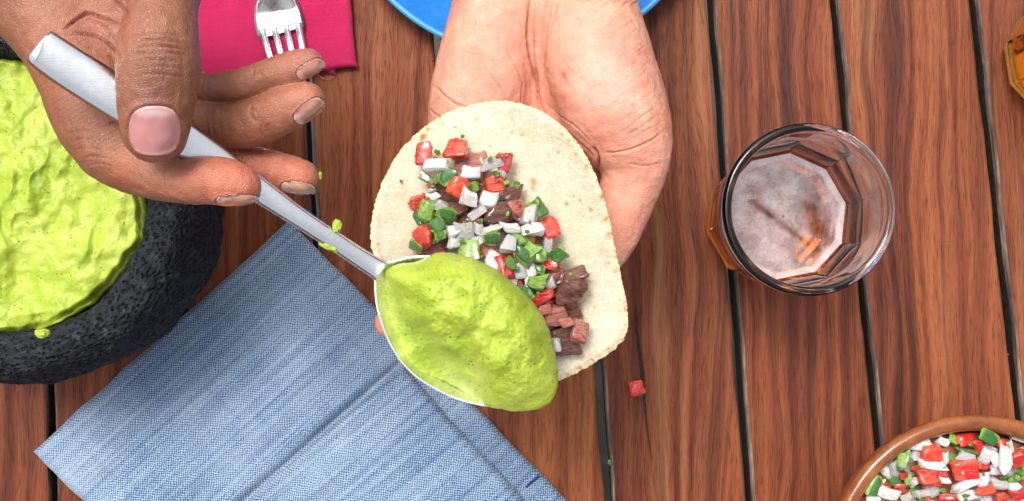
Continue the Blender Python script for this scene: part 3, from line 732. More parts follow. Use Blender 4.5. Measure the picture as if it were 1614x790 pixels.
def look(kd, w, h, unit):
    a = max(w, h) / min(w, h); sz = math.sqrt(w * h) / unit
    size = 'large' if sz > 1.25 else ('small' if sz < .82 else 'medium')
    if kd in 'OTG': return size + (' long' if a > 1.9 else ' oblong' if a > 1.35 else ' square')
    return size
def piece(kd, px, py, z, w, h, rot=None, label='', group='', tilt=.35, thick=None, skin_up=None):
    me = prs.choice(VAR[kd]); o = bpy.data.objects.new(INFO[kd][0], me); COL.objects.link(o)
    wx, wy = R(w, z), R(h, z)
    t = thick if thick else {'O': .55, 'T': .75, 'G': .60, 'B': .8, 'K': .75, 'C': .3}[kd]
    hz = max(.0022, t * min(wx, wy)) if kd != 'C' else .0016
    if rot is None: rot = prs.uniform(-.5, .5)
    o.scale = (wx, wy, hz)
    if skin_up is None: skin_up = kd == 'C' or prs.random() < .45
    # either the skin side looks up or a cut side does
    if skin_up: o.rotation_euler = (prs.uniform(-tilt, tilt), prs.uniform(-tilt, tilt), rot)
    else:
        o.scale = (wx, hz, wy) if kd != 'C' else o.scale
        o.rotation_euler = (math.pi / 2 + prs.uniform(-tilt, tilt), prs.uniform(-tilt, tilt), rot)
    o.location = P(px, py, z); tag(o, label, INFO[kd][1], group)
    return o

# ------------------------------------------------------------------ tortilla
AX0 = np.array([690., 215.]); AXD = np.array([.529, .849])
def tz(px, py):
    d = (px - AX0[0]) * AXD[1] - (py - AX0[1]) * AXD[0]
    s = np.where(d > 0, np.abs(d) / 190., np.abs(d) / 185.)
    return .1660 + .021 * s ** 2.2
def htort(px, py, r):
    p = np.stack([px / 40., py / 40., 0 * px], -1)
    return tz(px, py) + .0006 * fbm(p * .6, 2) + .00016 * pnoise(p * 3 + 4) - .0012 * sstep(.955, 1., r)
tout = [(795, 159), (840, 170), (880, 193), (915, 232), (940, 280), (957, 330), (968, 385), (980, 440), (989, 490), (988, 525), (972, 548), (940, 570), (905, 590), (868, 604), (820, 606), (760, 590), (700, 555), (650, 505), (612, 450), (590, 405), (584, 370), (590, 325), (604, 285), (627, 243), (662, 206), (705, 178), (750, 164)]
tort, (tpx, tpy, trr, ttop) = polar('tortilla', (785, 385), tout, htort, 110, 700, M_TORT, lambda a, b_, r: .0030 * np.sqrt(np.clip(1 - np.clip((r - .97) / .03, 0, 1) ** 2, .05, 1)),
    edge=lambda x, y: 1 + .0085 * pnoise(np.stack([x / 6, y / 6, 0 * x], -1)) + .005 * pnoise(np.stack([x / 3, y / 3, 0 * x + 5], -1)))
tag(tort, 'cream corn tortilla with toasted edge lying open in the palm', 'tortilla')
co = np.array([v_.co[:] for v_ in tort.data.vertices]); n_ = len(co)
tpx_, tpy_ = toPix(co)
rad = np.concatenate([trr.ravel(), trr.ravel(), [0, 0]])
base = np.array([.70, .635, .50])[None] * np.ones((n_, 1))
edge_w = sstep(.95, 1.0, rad); base = base * (1 - .55 * edge_w[:, None]) + np.array([.80, .62, .33])[None] * .55 * edge_w[:, None]
pn3 = np.stack([tpx_ / 9, tpy_ / 9, 0 * tpx_], -1); toast = sstep(.35, .6, pnoise(pn3)) * sstep(.93, .985, rad) * sstep(650, 930, tpx_ + .0 * tpy_) * .7
toast += sstep(.45, .62, pnoise(pn3 * .9 + 9)) * sstep(.92, .98, rad) * .45
for (sx, sy, sr) in ((841, 287, 6), (893, 322, 4), (914, 316, 3), (668, 214, 5), (675, 203, 4), (880, 240, 3), (925, 262, 4), (840, 297, 3), (931, 330, 3), (955, 345, 5), (961, 370, 5), (948, 310, 4)):
    toast += .75 * np.exp(-((tpx_ - sx) ** 2 + (tpy_ - sy) ** 2) / sr ** 2)
trs = random.Random(12)
for k in range(46):
    a_ = trs.uniform(0, 2 * math.pi); q_ = trs.choice((.97, .94, .9, .8, .7)); sx, sy = 785 + q_ * 195 * math.cos(a_), 385 + q_ * 222 * math.sin(a_); sr = trs.uniform(1.6, 4.2)
    toast += trs.uniform(.25, .75) * np.exp(-(((tpx_ - sx) / sr) ** 2 + ((tpy_ - sy) / (sr * trs.uniform(.7, 1.6))) ** 2))
toast = np.clip(toast, 0, .9)[:, None]; base = base * (1 - toast) + np.array([.40, .20, .05])[None] * toast
stain = np.clip(.5 * np.exp(-((tpx_ - 640) ** 2 + (tpy_ - 293) ** 2) / 18 ** 2) + .35 * np.exp(-((tpx_ - 720) ** 2 + (tpy_ - 330) ** 2) / 70 ** 2), 0, 1)[:, None]
base = base * (1 - .35 * stain) + np.array([.62, .42, .32])[None] * .35 * stain
ca_ = tort.data.color_attributes.new('skin', 'FLOAT_COLOR', 'POINT'); ca_.data.foreach_set('color', np.concatenate([base, np.ones((n_, 1))], 1).ravel())
rebase(tort, P(785, 385, .166))

LBL = {'O': 'white diced onion piece heaped on the corn tortilla', 'T': 'red diced tomato piece heaped on the corn tortilla', 'G': 'green diced chili piece heaped on the corn tortilla',
       'B': 'dark browned beef chunk heaped on the corn tortilla', 'K': 'pink rare beef chunk heaped on the corn tortilla', 'C': 'chopped cilantro bit scattered over the taco filling'}
GRP = {'O': 'onion in the taco', 'T': 'tomato in the taco', 'G': 'chili in the taco', 'B': 'browned beef in the taco', 'K': 'pink beef in the taco', 'C': 'cilantro in the taco'}
Z3 = [('K', 390, 265, 130, 110, .2, 0), ('B', 495, 450, 135, 95, -.2, 1), ('K', 560, 425, 70, 80, .3, 1), ('B', 545, 372, 95, 50, .1, 1), ('B', 340, 430, 90, 80, .4, 0), ('B', 285, 545, 110, 70, 0, 0), ('K', 450, 580, 75, 75, .4, 1),
      ('K', 250, 592, 120, 50, .1, 0), ('B', 762, 735, 112, 135, -.1, 1), ('B', 770, 682, 100, 45, .1, 1), ('K', 705, 684, 70, 48, .2, 1), ('B', 420, 400, 90, 90, .3, 0), ('B', 600, 560, 110, 110, .2, 0), ('B', 480, 650, 120, 90, .2, 0), ('B', 640, 700, 120, 100, .5, 0), ('B', 300, 350, 80, 80, .5, 0), ('K', 440, 330, 90, 80, .5, 0), ('B', 560, 500, 110, 80, .5, 0), ('B', 380, 500, 110, 90, .5, 0), ('B', 700, 780, 120, 90, .5, 0),
      ('T', 210, 224, 62, 82, -.3, 1), ('T', 333, 203, 70, 90, -.15, 1), ('T', 517, 260, 46, 84, 0, 1), ('T', 482, 335, 78, 66, .1, 1), ('T', 335, 360, 82, 72, -.3, 2), ('T', 187, 405, 50, 68, -.2, 1), ('T', 207, 530, 76, 80, .4, 1), ('T', 685, 510, 70, 82, .3, 1), ('T', 682, 637, 56, 42, -.4, 2), ('T', 520, 645, 62, 98, -.05, 2), ('T', 655, 765, 100, 56, .2, 2),
      ('O', 257, 258, 78, 46, 0, 2), ('O', 383, 295, 72, 46, .05, 2), ('O', 467, 257, 88, 42, .45, 2), ('O', 380, 390, 56, 62, -.4, 3), ('O', 458, 392, 78, 54, .05, 2), ('O', 405, 447, 74, 40, .3, 2), ('O', 275, 420, 64, 42, -.3, 2), ('O', 243, 385, 48, 32, .2, 1), ('O', 363, 520, 56, 96, .25, 2), ('O', 318, 512, 44, 50, .1, 2), ('O', 322, 557, 42, 46, 0, 2),
      ('O', 418, 510, 36, 40, .2, 2), ('O', 462, 508, 72, 34, 0, 2), ('O', 540, 503, 78, 42, .05, 2), ('O', 533, 560, 56, 64, .03, 3), ('O', 610, 447, 60, 66, -.1, 2), ('O', 617, 503, 76, 46, .05, 3), ('O', 676, 568, 32, 58, -.2, 2), ('O', 570, 660, 46, 62, .1, 2), ('O', 615, 655, 44, 68, .2, 2), ('O', 530, 706, 74, 42, -.2, 2), ('O', 472, 628, 56, 66, -.5, 2), ('O', 688, 715, 46, 38, .2, 2), ('O', 610, 705, 42, 46, .4, 2), ('O', 415, 550, 44, 40, .4, 2),
      ('G', 303, 300, 58, 78, -.5, 2), ('G', 232, 320, 64, 30, -.3, 1), ('G', 225, 438, 56, 76, -.3, 2), ('G', 297, 455, 62, 52, .15, 2), ('G', 265, 490, 52, 50, .3, 2), ('G', 190, 465, 36, 46, .5, 1), ('G', 180, 570, 50, 34, -.6, 1), ('G', 645, 432, 54, 78, .35, 1), ('G', 383, 592, 76, 72, -.2, 2), ('G', 468, 545, 56, 50, 0, 3), ('G', 588, 545, 58, 50, .1, 2), ('G', 590, 610, 64, 56, -.6, 3),
      ('G', 614, 582, 52, 54, -.7, 3), ('G', 650, 603, 36, 52, .2, 3), ('G', 717, 600, 58, 54, .8, 2), ('G', 650, 660, 34, 32, .2, 3), ('G', 632, 705, 66, 50, .1, 3), ('G', 590, 748, 64, 60, .3, 2), ('G', 390, 350, 60, 46, .3, 1), ('G', 400, 480, 36, 46, .3, 1), ('G', 270, 520, 40, 46, .2, 2)]
SPECIAL = {('B', 762, 735): 'biggest dark beef cube, fibrous, at the end of the filling beyond the spoon tip', ('T', 210, 224): 'tall red tomato strip lying against a flat onion slice at the wrist end', ('T', 333, 203): 'red tomato block standing apart at the wrist end of the filling',
    ('T', 520, 645): 'red tomato strip topped by a dark cilantro leaf', ('O', 458, 392): 'lavender tinted onion piece beside the brown beef cube', ('B', 495, 450): 'smooth brown beef cube in the middle of the heap', ('O', 467, 257): 'slanting white onion slice lying across a tomato strip',
    ('O', 533, 560): 'bright white upright onion cube in the middle of the heap', ('G', 717, 600): 'dark skinned chili square at the outer edge of the heap', ('O', 257, 258): 'flat white onion slice tucked against the outermost tomato strip', ('G', 180, 570): 'dark chili sliver at the heap edge beside the spoon neck', ('T', 207, 530): 'dark red tomato chunk at the heap edge by the spoon neck',
    ('T', 187, 405): 'orange tomato bit lying on bare tortilla at the heap edge', ('T', 685, 510): 'soft red tomato lump at the outer edge of the heap', ('K', 390, 265): 'pink beef chunk under onion slices at the wrist end', ('G', 303, 300): 'folded bright chili strip leaning between onion slices', ('O', 363, 520): 'tall white onion wedge standing in the heap',
    ('T', 335, 360): 'orange red tomato block resting on top of the heap', ('G', 383, 592): 'broad green chili curl at the edge of the guacamole scoop'}
for kd, x, y, w, h, rt, ly in Z3:
    px, py = 580 + x / 2.393, 150 + y / 2.393
    z = float(tz(np.array(px), np.array(py))) + (.0042 + .0040 * ly if ly else .0026)
    su = {'G': (True if w * h < 2000 or (kd == 'G' and x > 700) else None)}.get(kd)
    piece(kd, px, py, z, w / 2.393 * (1.03 if kd in 'OTG' else .92), h / 2.393 * (1.03 if kd in 'OTG' else .92), rt + prs.uniform(-.3, .3), SPECIAL.get((kd, x, y)) or look(kd, w, h, 62 if kd in 'OTG' else 85) + ' ' + LBL[kd], GRP[kd], .55, skin_up=su)
big = max((o_ for o_ in bpy.data.objects if o_.name.startswith('beef_chunk')), key=lambda o_: o_.scale[0] * o_.scale[1] * o_.scale[2])
big.data = dice_mesh('meat', 5, .10, False); big.data.materials.append(M_MEATB)
Z4 = [('K', 800, 345, 115, 95, .2, 1), ('K', 905, 425, 66, 95, -.3, 1), ('B', 828, 450, 110, 110, .2, 0), ('T', 742, 300, 100, 62, -.2, 1), ('G', 752, 372, 52, 50, .3, 1), ('O', 808, 475, 28, 62, .05, 2), ('K', 760, 325, 70, 40, .1, 2), ('B', 720, 340, 100, 80, .1, 0), ('B', 890, 330, 60, 60, .1, 0), ('K', 855, 380, 60, 46, .4, 2)]
for kd, x, y, w, h, rt, ly in Z4:
    px, py = 580 + x / 2.723, 370 + y / 2.723
    piece(kd, px, py, float(tz(np.array(px), np.array(py))) + .0042 + .0040 * ly, w / 2.723, h / 2.723, rt, look(kd, w, h, 70 if kd in 'OTG' else 97) + ' ' + LBL[kd], GRP[kd], .3)
for x, y, w, dz in ((357, 155, 22, .011), (262, 216, 32, .007), (460, 241, 26, .0155), (125, 325, 16, .0014), (155, 408, 18, .0075), (352, 335, 40, .013), (380, 320, 60, .010), (538, 632, 62, .0165), (562, 655, 26, .0155), (500, 228, 18, .013), (610, 478, 18, .0185), (600, 515, 22, .0185), (505, 595, 24, .013), (355, 548, 28, .0145), (240, 550, 36, .010), (650, 745, 50, .014), (425, 605, 36, .011)):
    px, py = 580 + x / 2.393, 150 + y / 2.393
    piece('C', px, py, float(tz(np.array(px), np.array(py))) + dz, w / 2.393, w / 2.6, prs.uniform(0, 6), LBL['C'], GRP['C'], .3)

frs = random.Random(44)
spots = [(580 + a[1] / 2.393, 150 + a[2] / 2.393) for a in Z3 if a[6] > 0]
FRG = {'O': 'tiny onion fragment tucked between the taco filling pieces', 'T': 'tiny tomato fragment tucked between the taco filling pieces', 'G': 'tiny chili fragment tucked between the taco filling pieces', 'C': 'chopped cilantro bit scattered over the taco filling'}
for k in range(90):
    bx_, by_ = frs.choice(spots); px = bx_ + frs.uniform(-17, 17); py = by_ + frs.uniform(-17, 17); kd = frs.choice('OOTGGCCT')
    if px < 643 or py < 215: continue
    piece(kd, px, py, float(tz(np.array(px), np.array(py))) + frs.uniform(.0075, .0125), frs.uniform(6, 11), frs.uniform(6, 11), frs.uniform(0, 3), FRG[kd], GRP[kd], .9)

# ------------------------------------------------------------------ salsa pieces in the clay bowl
BL = {'O': 'white chopped onion piece in the clay salsa bowl', 'T': 'red chopped tomato piece in the clay salsa bowl', 'G': 'green chopped chili piece in the clay salsa bowl', 'C': 'chopped cilantro leaf in the clay salsa bowl'}
BG = {'O': 'onion in the salsa bowl', 'T': 'tomato in the salsa bowl', 'G': 'chili in the salsa bowl', 'C': 'cilantro in the salsa bowl'}
Z6 = [('O', 790, 385, 135, 70, .35, 2), ('O', 765, 455, 100, 80, -.2, 1), ('O', 880, 530, 185, 72, -.08, 2), ('O', 607, 540, 72, 125, .4, 2), ('O', 1130, 460, 150, 66, -.15, 2), ('O', 1270, 462, 90, 110, -.4, 2), ('O', 1420, 480, 78, 195, 0, 3), ('O', 1345, 475, 90, 100, .5, 2), ('O', 1350, 565, 120, 84, 0, 1), ('O', 1255, 630, 86, 105, .2, 2), ('O', 1370, 665, 135, 66, -.15, 2),
      ('O', 1110, 672, 225, 76, .4, 2), ('O', 970, 640, 76, 50, 0, 2), ('O', 885, 710, 100, 84, .4, 1), ('O', 800, 735, 105, 46, .2, 2), ('O', 1480, 682, 80, 66, .2, 2), ('O', 560, 732, 150, 96, -.5, 2), ('O', 450, 775, 100, 60, 0, 2), ('O', 690, 775, 90, 70, .4, 2), ('O', 975, 485, 44, 105, .2, 2), ('O', 950, 352, 90, 60, -.4, 1), ('O', 545, 580, 66, 90, .3, 1), ('O', 740, 652, 80, 66, .5, 1), ('O', 1140, 742, 150, 80, .1, 1), ('O', 1457, 400, 50, 80, .3, 2), ('O', 1310, 412, 96, 60, -.4, 1), ('O', 1500, 330, 80, 40, -.3, 1),
      ('T', 880, 440, 175, 125, -.05, 2), ('T', 1125, 340, 130, 92, .1, 1), ('T', 1222, 392, 90, 90, .2, 2), ('T', 845, 622, 150, 120, .1, 2), ('T', 955, 592, 90, 66, .2, 1), ('T', 1100, 570, 200, 140, .3, 2), ('T', 1255, 530, 92, 70, -.2, 1), ('T', 1512, 480, 110, 150, .2, 2), ('T', 1275, 705, 175, 80, .05, 2), ('T', 1390, 362, 84, 60, -.1, 1), ('T', 672, 602, 66, 60, .2, 2), ('T', 632, 700, 90, 70, .2, 1), ('T', 1505, 742, 130, 80, .2, 2), ('T', 760, 545, 76, 50, 0, 1), ('T', 1085, 515, 130, 60, 0, 1), ('T', 1385, 752, 100, 70, 0, 1), ('T', 512, 572, 40, 50, 0, 0), ('T', 970, 760, 130, 60, 0, 0),
      ('G', 660, 490, 78, 130, -.1, 3), ('G', 462, 672, 125, 140, -.5, 2), ('G', 1300, 322, 140, 90, -.3, 3), ('G', 1040, 342, 82, 60, -.4, 1), ('G', 1140, 428, 150, 34, -.2, 2), ('G', 602, 642, 90, 60, .2, 1), ('G', 702, 632, 62, 90, .2, 1), ('G', 1480, 630, 120, 40, .1, 1), ('G', 1430, 620, 90, 40, .2, 0),
      ('C', 1022, 470, 75, 90, 0, 2), ('C', 820, 775, 110, 50, 0, 2), ('C', 960, 712, 56, 56, 0, 2), ('C', 1125, 750, 80, 44, 0, 3), ('C', 1522, 600, 70, 50, 0, 2), ('C', 722, 490, 50, 60, 0, 3), ('C', 1160, 375, 40, 50, 0, 3), ('C', 580, 490, 30, 50, 0, 3), ('C', 1255, 590, 30, 50, 0, 3)]
def zb(px, py):
    c = toPix(np.array([BC.x, BC.y, .044])); d = np.hypot(px - c[0], py - c[1]) / 210.
    return .0395 + .004 * (1 - min(1, d) ** 2)
for kd, x, y, w, h, rt, ly in Z6:
    px, py = 1280 + x / 4.647, 620 + y / 4.647
    if py > 800 and rng.random() < 0: continue
    piece(kd, px, py, zb(px, py) + .0030 * ly, w / 4.647 * .97, h / 4.647 * .97, rt, look(kd, w, h, 95) + ' ' + BL[kd], BG[kd], .35)
placed = [(1280 + a[1] / 4.647, 620 + a[2] / 4.647) for a in Z6]
cB = toPix(np.array([BC.x, BC.y, .044])); tries = 0; cnt = 0
while cnt < 190 and tries < 9000:
    tries += 1
    a = prs.uniform(0, 2 * math.pi); r = 188 * math.sqrt(prs.random()); px, py = cB[0] + r * math.cos(a), cB[1] + r * math.sin(a)
    inframe = py < 800 and px < 1625
    if min((px - a_) ** 2 + (py - b_) ** 2 for a_, b_ in placed) < (9 ** 2 if inframe else 14.5 ** 2): continue
    placed.append((px, py)); cnt += 1
    kd = prs.choice('OOOTTTGGC'); w_, h_ = prs.uniform(15, 26), prs.uniform(14, 24)
    piece(kd, px, py, zb(px, py) + (-.0016 if inframe else .003 * prs.random()), w_, h_, prs.uniform(0, 3), look(kd, w_, h_, 20.5) + ' ' + BL[kd], BG[kd], .5)

for k in range(70):
    a = frs.uniform(2.6, 6.0); r = 185 * math.sqrt(frs.uniform(.3, 1)); px, py = cB[0] + r * math.cos(a), cB[1] + r * math.sin(a); kd = frs.choice('OOTGCCC')
    if py > 800 or px > 1625: continue
    piece(kd, px, py, zb(px, py) + frs.uniform(.004, .0085), frs.uniform(6, 10), frs.uniform(5, 9), frs.uniform(0, 3), 'tiny ' + BL[kd], BG[kd], .9)
# stray bits on the table
o = piece('T', 1004, 611, .0042, 24, 23, .2, 'single stray red tomato cube lying on the slats', None, .15, .8, True)
o.data = dice_mesh('tomato', 77, .10, False); o.data.materials.append(M_TOM)
piece('C', 1010, 623, .0013, 10, 6, .3, 'tiny green herb fleck beside the stray tomato cube', None)
piece('C', 961, 729, .0005, 8, 14, .3, 'green herb fleck fallen into the gap between slats', None)
drs = random.Random(5)
for k in range(14):                                   # grit resting on the rounded slat edges
    sm_ = drs.choice(seams[2:]); y = drs.uniform(0, 790); x = sm_[0] + (sm_[1] - sm_[0]) * y / 790 + drs.choice((-1, 1)) * drs.uniform(7.5, 9.5)
    blob('crumb', x, y, .0, drs.uniform(1.0, 2.0), drs.uniform(1.0, 2.0), 1.4, k, 'tiny dry crumb on the rounded edge of a slat', 'crumb', M_DEBRIS, group='crumbs on the slat edges')

# ------------------------------------------------------------------ spoon
NECK = np.array([597., 425.]); SA = np.array([.805, .594]); SB = np.array([-.594, .805])
spoon = empty('serving_spoon', P(597, 425, .19)); tag(spoon, 'long steel serving spoon gripped in hand and heaped with guacamole', 'spoon')
def zrim(a): return .1975 - .006 * np.clip(a / 335., 0, 1)
ao = np.array([0, 6, 16, 38, 86, 140, 199, 245, 290, 318, 331, 336.]); wo = np.array([15, 20, 33, 55, 86, 101.5, 97, 83, 58, 34, 15, 0.])
side = catmull(np.stack([ao, wo], -1), 10); side[:, 1] = np.maximum(side[:, 1], 0)
outl = np.concatenate([side, side[-2::-1] * np.array([1, -1])])       # open at the neck
outl = np.concatenate([outl, [[0, -7], [0, 0], [0, 7]]])
na = len(outl); nr_ = 26; c0 = np.array([165., 0.])
rr = np.linspace(0, 1, nr_ + 1)[1:]
ab = c0 + (outl[:, None, :] - c0) * rr[None, :, None]
dep = .0125 * (1 - rr[None] ** 2.2) * np.ones((na, 1))
px = NECK[0] + ab[..., 0] * SA[0] + ab[..., 1] * SB[0]; py = NECK[1] + ab[..., 0] * SA[1] + ab[..., 1] * SB[1]
zt = zrim(ab[..., 0]) - dep
top = Pn(px, py, zt); bot = Pn(px, py, zt - .0015); ctr = Pn(NECK[0] + c0[0] * SA[0], NECK[1] + c0[0] * SA[1], float(zrim(c0[0])) - .0125)
n = na * nr_; vs = np.concatenate([top.reshape(-1, 3), bot.reshape(-1, 3), ctr[None], ctr[None] - np.array([[0, 0, .0015]])])
f = grid_faces(na, nr_, True, 0) + grid_faces(na, nr_, True, n)
for i in range(na):
    i2 = (i + 1) % na; f += [(i * nr_, i2 * nr_, 2 * n), (n + i * nr_, n + i2 * nr_, 2 * n + 1), (i * nr_ + nr_ - 1, i2 * nr_ + nr_ - 1, n + i2 * nr_ + nr_ - 1, n + i * nr_ + nr_ - 1)]
o = mesh_obj('spoon_bowl', vs, f, M_STEEL); bm = bmesh.new(); bm.from_mesh(o.data); bmesh.ops.recalc_face_normals(bm, faces=bm.faces); bm.to_mesh(o.data); bm.free(); under(spoon, o)
# handle: centre line, half width (px), height
HC = np.array([(59, 72, 26, .2440), (64, 76, 31, .2437), (72, 81, 32.5, .2430), (110, 107, 33.5, .2400), (180, 151, 34.0, .2345), (250, 196, 31, .2285), (310, 234, 27, .2228), (380, 281, 22, .2162), (412, 302, 20, .2135), (470, 342, 16.5, .2085), (520, 375, 15.5, .2040), (560, 402, 15.5, .2000), (590, 421, 16.5, .1976), (601, 428, 18, .1972)])
hc = catmull(HC, 10); vs = []; nx = 15; T = np.gradient(hc[:, :2], axis=0); T /= np.linalg.norm(T, axis=1)[:, None]
for k in range(len(hc)):
    nv_ = np.array([-T[k][1], T[k][0]])
    for sg in (1, -1):
        for j in range(nx):
            s = (-1 + 2 * j / (nx - 1)) * sg; p = hc[k, :2] + nv_ * hc[k, 2] * s
            tk = (.0013 * (1 - abs(s) ** 5) + .0009 * (1 - s * s)) if sg == 1 else -.0009 * (1 - abs(s) ** 6)
            vs.append(Pn(p[0], p[1], hc[k, 3] + tk))
m_ = 2 * nx
f = [(k * m_ + j, k * m_ + (j + 1) % m_, (k + 1) * m_ + (j + 1) % m_, (k + 1) * m_ + j) for k in range(len(hc) - 1) for j in range(m_)] + [tuple(range(m_)), tuple((len(hc) - 1) * m_ + j for j in range(m_))[::-1]]
o = mesh_obj('spoon_handle', vs, f, M_STEEL)
bm = bmesh.new(); bm.from_mesh(o.data); bmesh.ops.remove_doubles(bm, verts=bm.verts, dist=2e-5); bmesh.ops.recalc_face_normals(bm, faces=bm.faces); bm.to_mesh(o.data); bm.free(); under(spoon, o)
blob('guacamole_smear', 516, 386, .2040, 17, 7, 6, 5, 'green avocado smear under the spoon handle above the napkin', 'guacamole', rot=-.6)
blob('guacamole_crumb', 531, 356, .2048, 7, 10, 6, 8, 'small avocado crumb stuck to the upper edge of the spoon neck', 'guacamole')
blob('guacamole_speck', 504, 277, .199, 4, 6, 4, 9, 'tiny avocado speck on the fingertip beneath the spoon', 'guacamole')

# avocado heaped in the spoon
def hs_(px, py, r):
    p = np.stack([px / 60., py / 60., 0 * px], -1)
    a = (px - NECK[0]) * SA[0] + (py - NECK[1]) * SA[1]; b = (px - NECK[0]) * SB[0] + (py - NECK[1]) * SB[1]
    base = zrim(a) + .0010 - .0050 * sstep(-30, 30, b) * (1 - sstep(215, 285, a)) + .0032 * (1 - r ** 3)
    # the heap sits towards the far edge; a thin smear covers the near side of the bowl
    e = b + 4 - 62 * sstep(40, 150, a) * (1 - sstep(230, 330, a)) * .25 + 14 * pnoise(p * .9)
    heap = sstep(92, -25, e) * np.sqrt(np.clip(1 - ((a - 178) / 178.) ** 2, 0, 1)) * np.clip(1 - r ** 5, 0, 1) ** .55
    ridge = np.exp(-((b - 20 - .05 * a) / 12) ** 2) * sstep(30, 90, a) * .0008
    z = base + .0165 * heap + ridge + (.0030 * fbm(p * 1.3 + 2, 2) + .0006 * fbm(p * 4, 2)) * (.25 + .75 * heap) * (1 - .6 * r ** 6)
    return z + .0002 * pnoise(p * 9 + 4)
gs = [(611, 424), (635, 415), (662, 411), (690, 398), (717, 400), (745, 407), (780, 424), (812, 448), (840, 476), (862, 510), (871, 540), (878, 572), (879, 610), (864, 638), (832, 648), (792, 646), (757, 636), (722, 612), (690, 596), (655, 583), (626, 566), (630, 545), (616, 510), (610, 470), (607, 440)]
o, _ = polar('guacamole_scoop', (735, 520), gs, hs_, 110, 420, M_GUAC, lambda x, y, r: .0035 + .007 * (1 - r ** 2), edge=lambda x, y: 1 + .010 * fbm(np.stack([x / 14, y / 14, 0 * x], -1), 2))
rebase(o, P(735, 520, .19)); tag(o, 'bright green heap of guacamole sitting in the spoon bowl', 'guacamole')

# ------------------------------------------------------------------ hands: smooth implicit surfaces
VOX = .00062
def smin(a, b, k):
    h = np.clip(.5 + .5 * (b - a) / k, 0, 1); return b + (a - b) * h - k * h * (1 - h)
class Field:
    def __init__(s, lo, hi):
        s.lo = np.array(lo, float); s.n = np.ceil((np.array(hi) - s.lo) / VOX).astype(int) + 1
        s.v = np.full(s.n, .05, np.float32)
    def chain(s, pts, sub=7, pad=.012, k=.0):
        """tube through (px,py,z,rpx) points"""
        q_ = [np.append(Pn(p[0], p[1], p[2]), R(p[3], p[2])) for p in pts]
        c = catmull(q_, sub); return s.tube(c, pad)
    def tube(s, c, pad=.012):
        rm = c[:, 3].max() + pad
        i0 = np.maximum(np.floor((c[:, :3].min(0) - rm - s.lo) / VOX).astype(int), 0); i1 = np.minimum(np.ceil((c[:, :3].max(0) + rm - s.lo) / VOX).astype(int), s.n)
        if (i1 <= i0).any(): return None
        ax = [(np.arange(i0[k], i1[k]) * VOX + s.lo[k]).astype(np.float32) for k in range(3)]
        out = np.full([len(a) for a in ax], .05, np.float32)
        for a, b in zip(c[:-1], c[1:]):
            r_ = max(a[3], b[3]) + pad
            lo = np.minimum(a[:3], b[:3]) - r_; hi = np.maximum(a[:3], b[:3]) + r_
            sl_ = [slice(*np.searchsorted(ax[k], [lo[k], hi[k]])) for k in range(3)]
            X, Y, Z = ax[0][sl_[0]][:, None, None], ax[1][sl_[1]][None, :, None], ax[2][sl_[2]][None, None, :]
            if X.size == 0 or Y.size == 0 or Z.size == 0: continue
            d = (b[:3] - a[:3]).astype(np.float32); L2 = float((d * d).sum()) + 1e-12
            px_, py_, pz_ = X - np.float32(a[0]), Y - np.float32(a[1]), Z - np.float32(a[2])
            t = np.clip((px_ * d[0] + py_ * d[1] + pz_ * d[2]) / L2, 0, 1)
            ds = np.sqrt((px_ - t * d[0]) ** 2 + (py_ - t * d[1]) ** 2 + (pz_ - t * d[2]) ** 2) - (np.float32(a[3]) + t * np.float32(b[3] - a[3]))
            sub_ = out[sl_[0], sl_[1], sl_[2]]; np.minimum(sub_, ds, out=sub_)
        return (i0, i1, out)
    def add(s, part, k):
        if part is None: return
        i0, i1, o_ = part; sv = s.v[i0[0]:i1[0], i0[1]:i1[1], i0[2]:i1[2]]
        sv[...] = smin(sv, o_, k)
    def mesh(s):
        v = s.v; ins = v < 0; n = np.array(v.shape)
        c = np.zeros(n - 1, np.uint8)
        for a in (0, 1):
            for b in (0, 1):
                for d in (0, 1): c += ins[a:n[0] - 1 + a, b:n[1] - 1 + b, d:n[2] - 1 + d]
        cells = np.argwhere((c > 0) & (c < 8)); idx = -np.ones(n - 1, np.int64); idx[tuple(cells.T)] = np.arange(len(cells))
        acc = np.zeros((len(cells), 3)); cnt = np.zeros(len(cells))
        cor = [(a, b, d) for a in (0, 1) for b in (0, 1) for d in (0, 1)]
        val = {q_: v[cells[:, 0] + q_[0], cells[:, 1] + q_[1], cells[:, 2] + q_[2]] for q_ in cor}
        for q_ in cor:
            for ax in range(3):
                if q_[ax]: continue
                r_ = list(q_); r_[ax] = 1; a, b = val[q_], val[tuple(r_)]; m = (a < 0) != (b < 0)
                t = np.where(m, a / np.where(m, a - b, 1), 0); p = np.tile(np.array(q_, float), (len(cells), 1)); p[:, ax] += t
                acc[m] += p[m]; cnt[m] += 1
        verts = s.lo + (cells + acc / cnt[:, None]) * VOX
        faces = []
        for ax in range(3):
            o1, o2 = [(1, 2), (2, 0), (0, 1)][ax]
            sl0 = [slice(None)] * 3; sl1 = [slice(None)] * 3; sl0[ax] = slice(0, -1); sl1[ax] = slice(1, None)
            e = np.argwhere(ins[tuple(sl0)] != ins[tuple(sl1)]); e = e[(e[:, o1] > 0) & (e[:, o2] > 0) & (e[:, o1] < n[o1] - 1) & (e[:, o2] < n[o2] - 1)]
            q4 = []
            for (d1, d2) in ((1, 1), (0, 1), (0, 0), (1, 0)):
                cc = e.copy(); cc[:, o1] -= d1; cc[:, o2] -= d2; q4.append(idx[tuple(cc.T)])
            q4 = np.stack(q4, -1); fl = ins[tuple(e.T)]; q4[~fl] = q4[~fl][:, ::-1]; faces.append(q4)
        return verts, np.concatenate(faces)
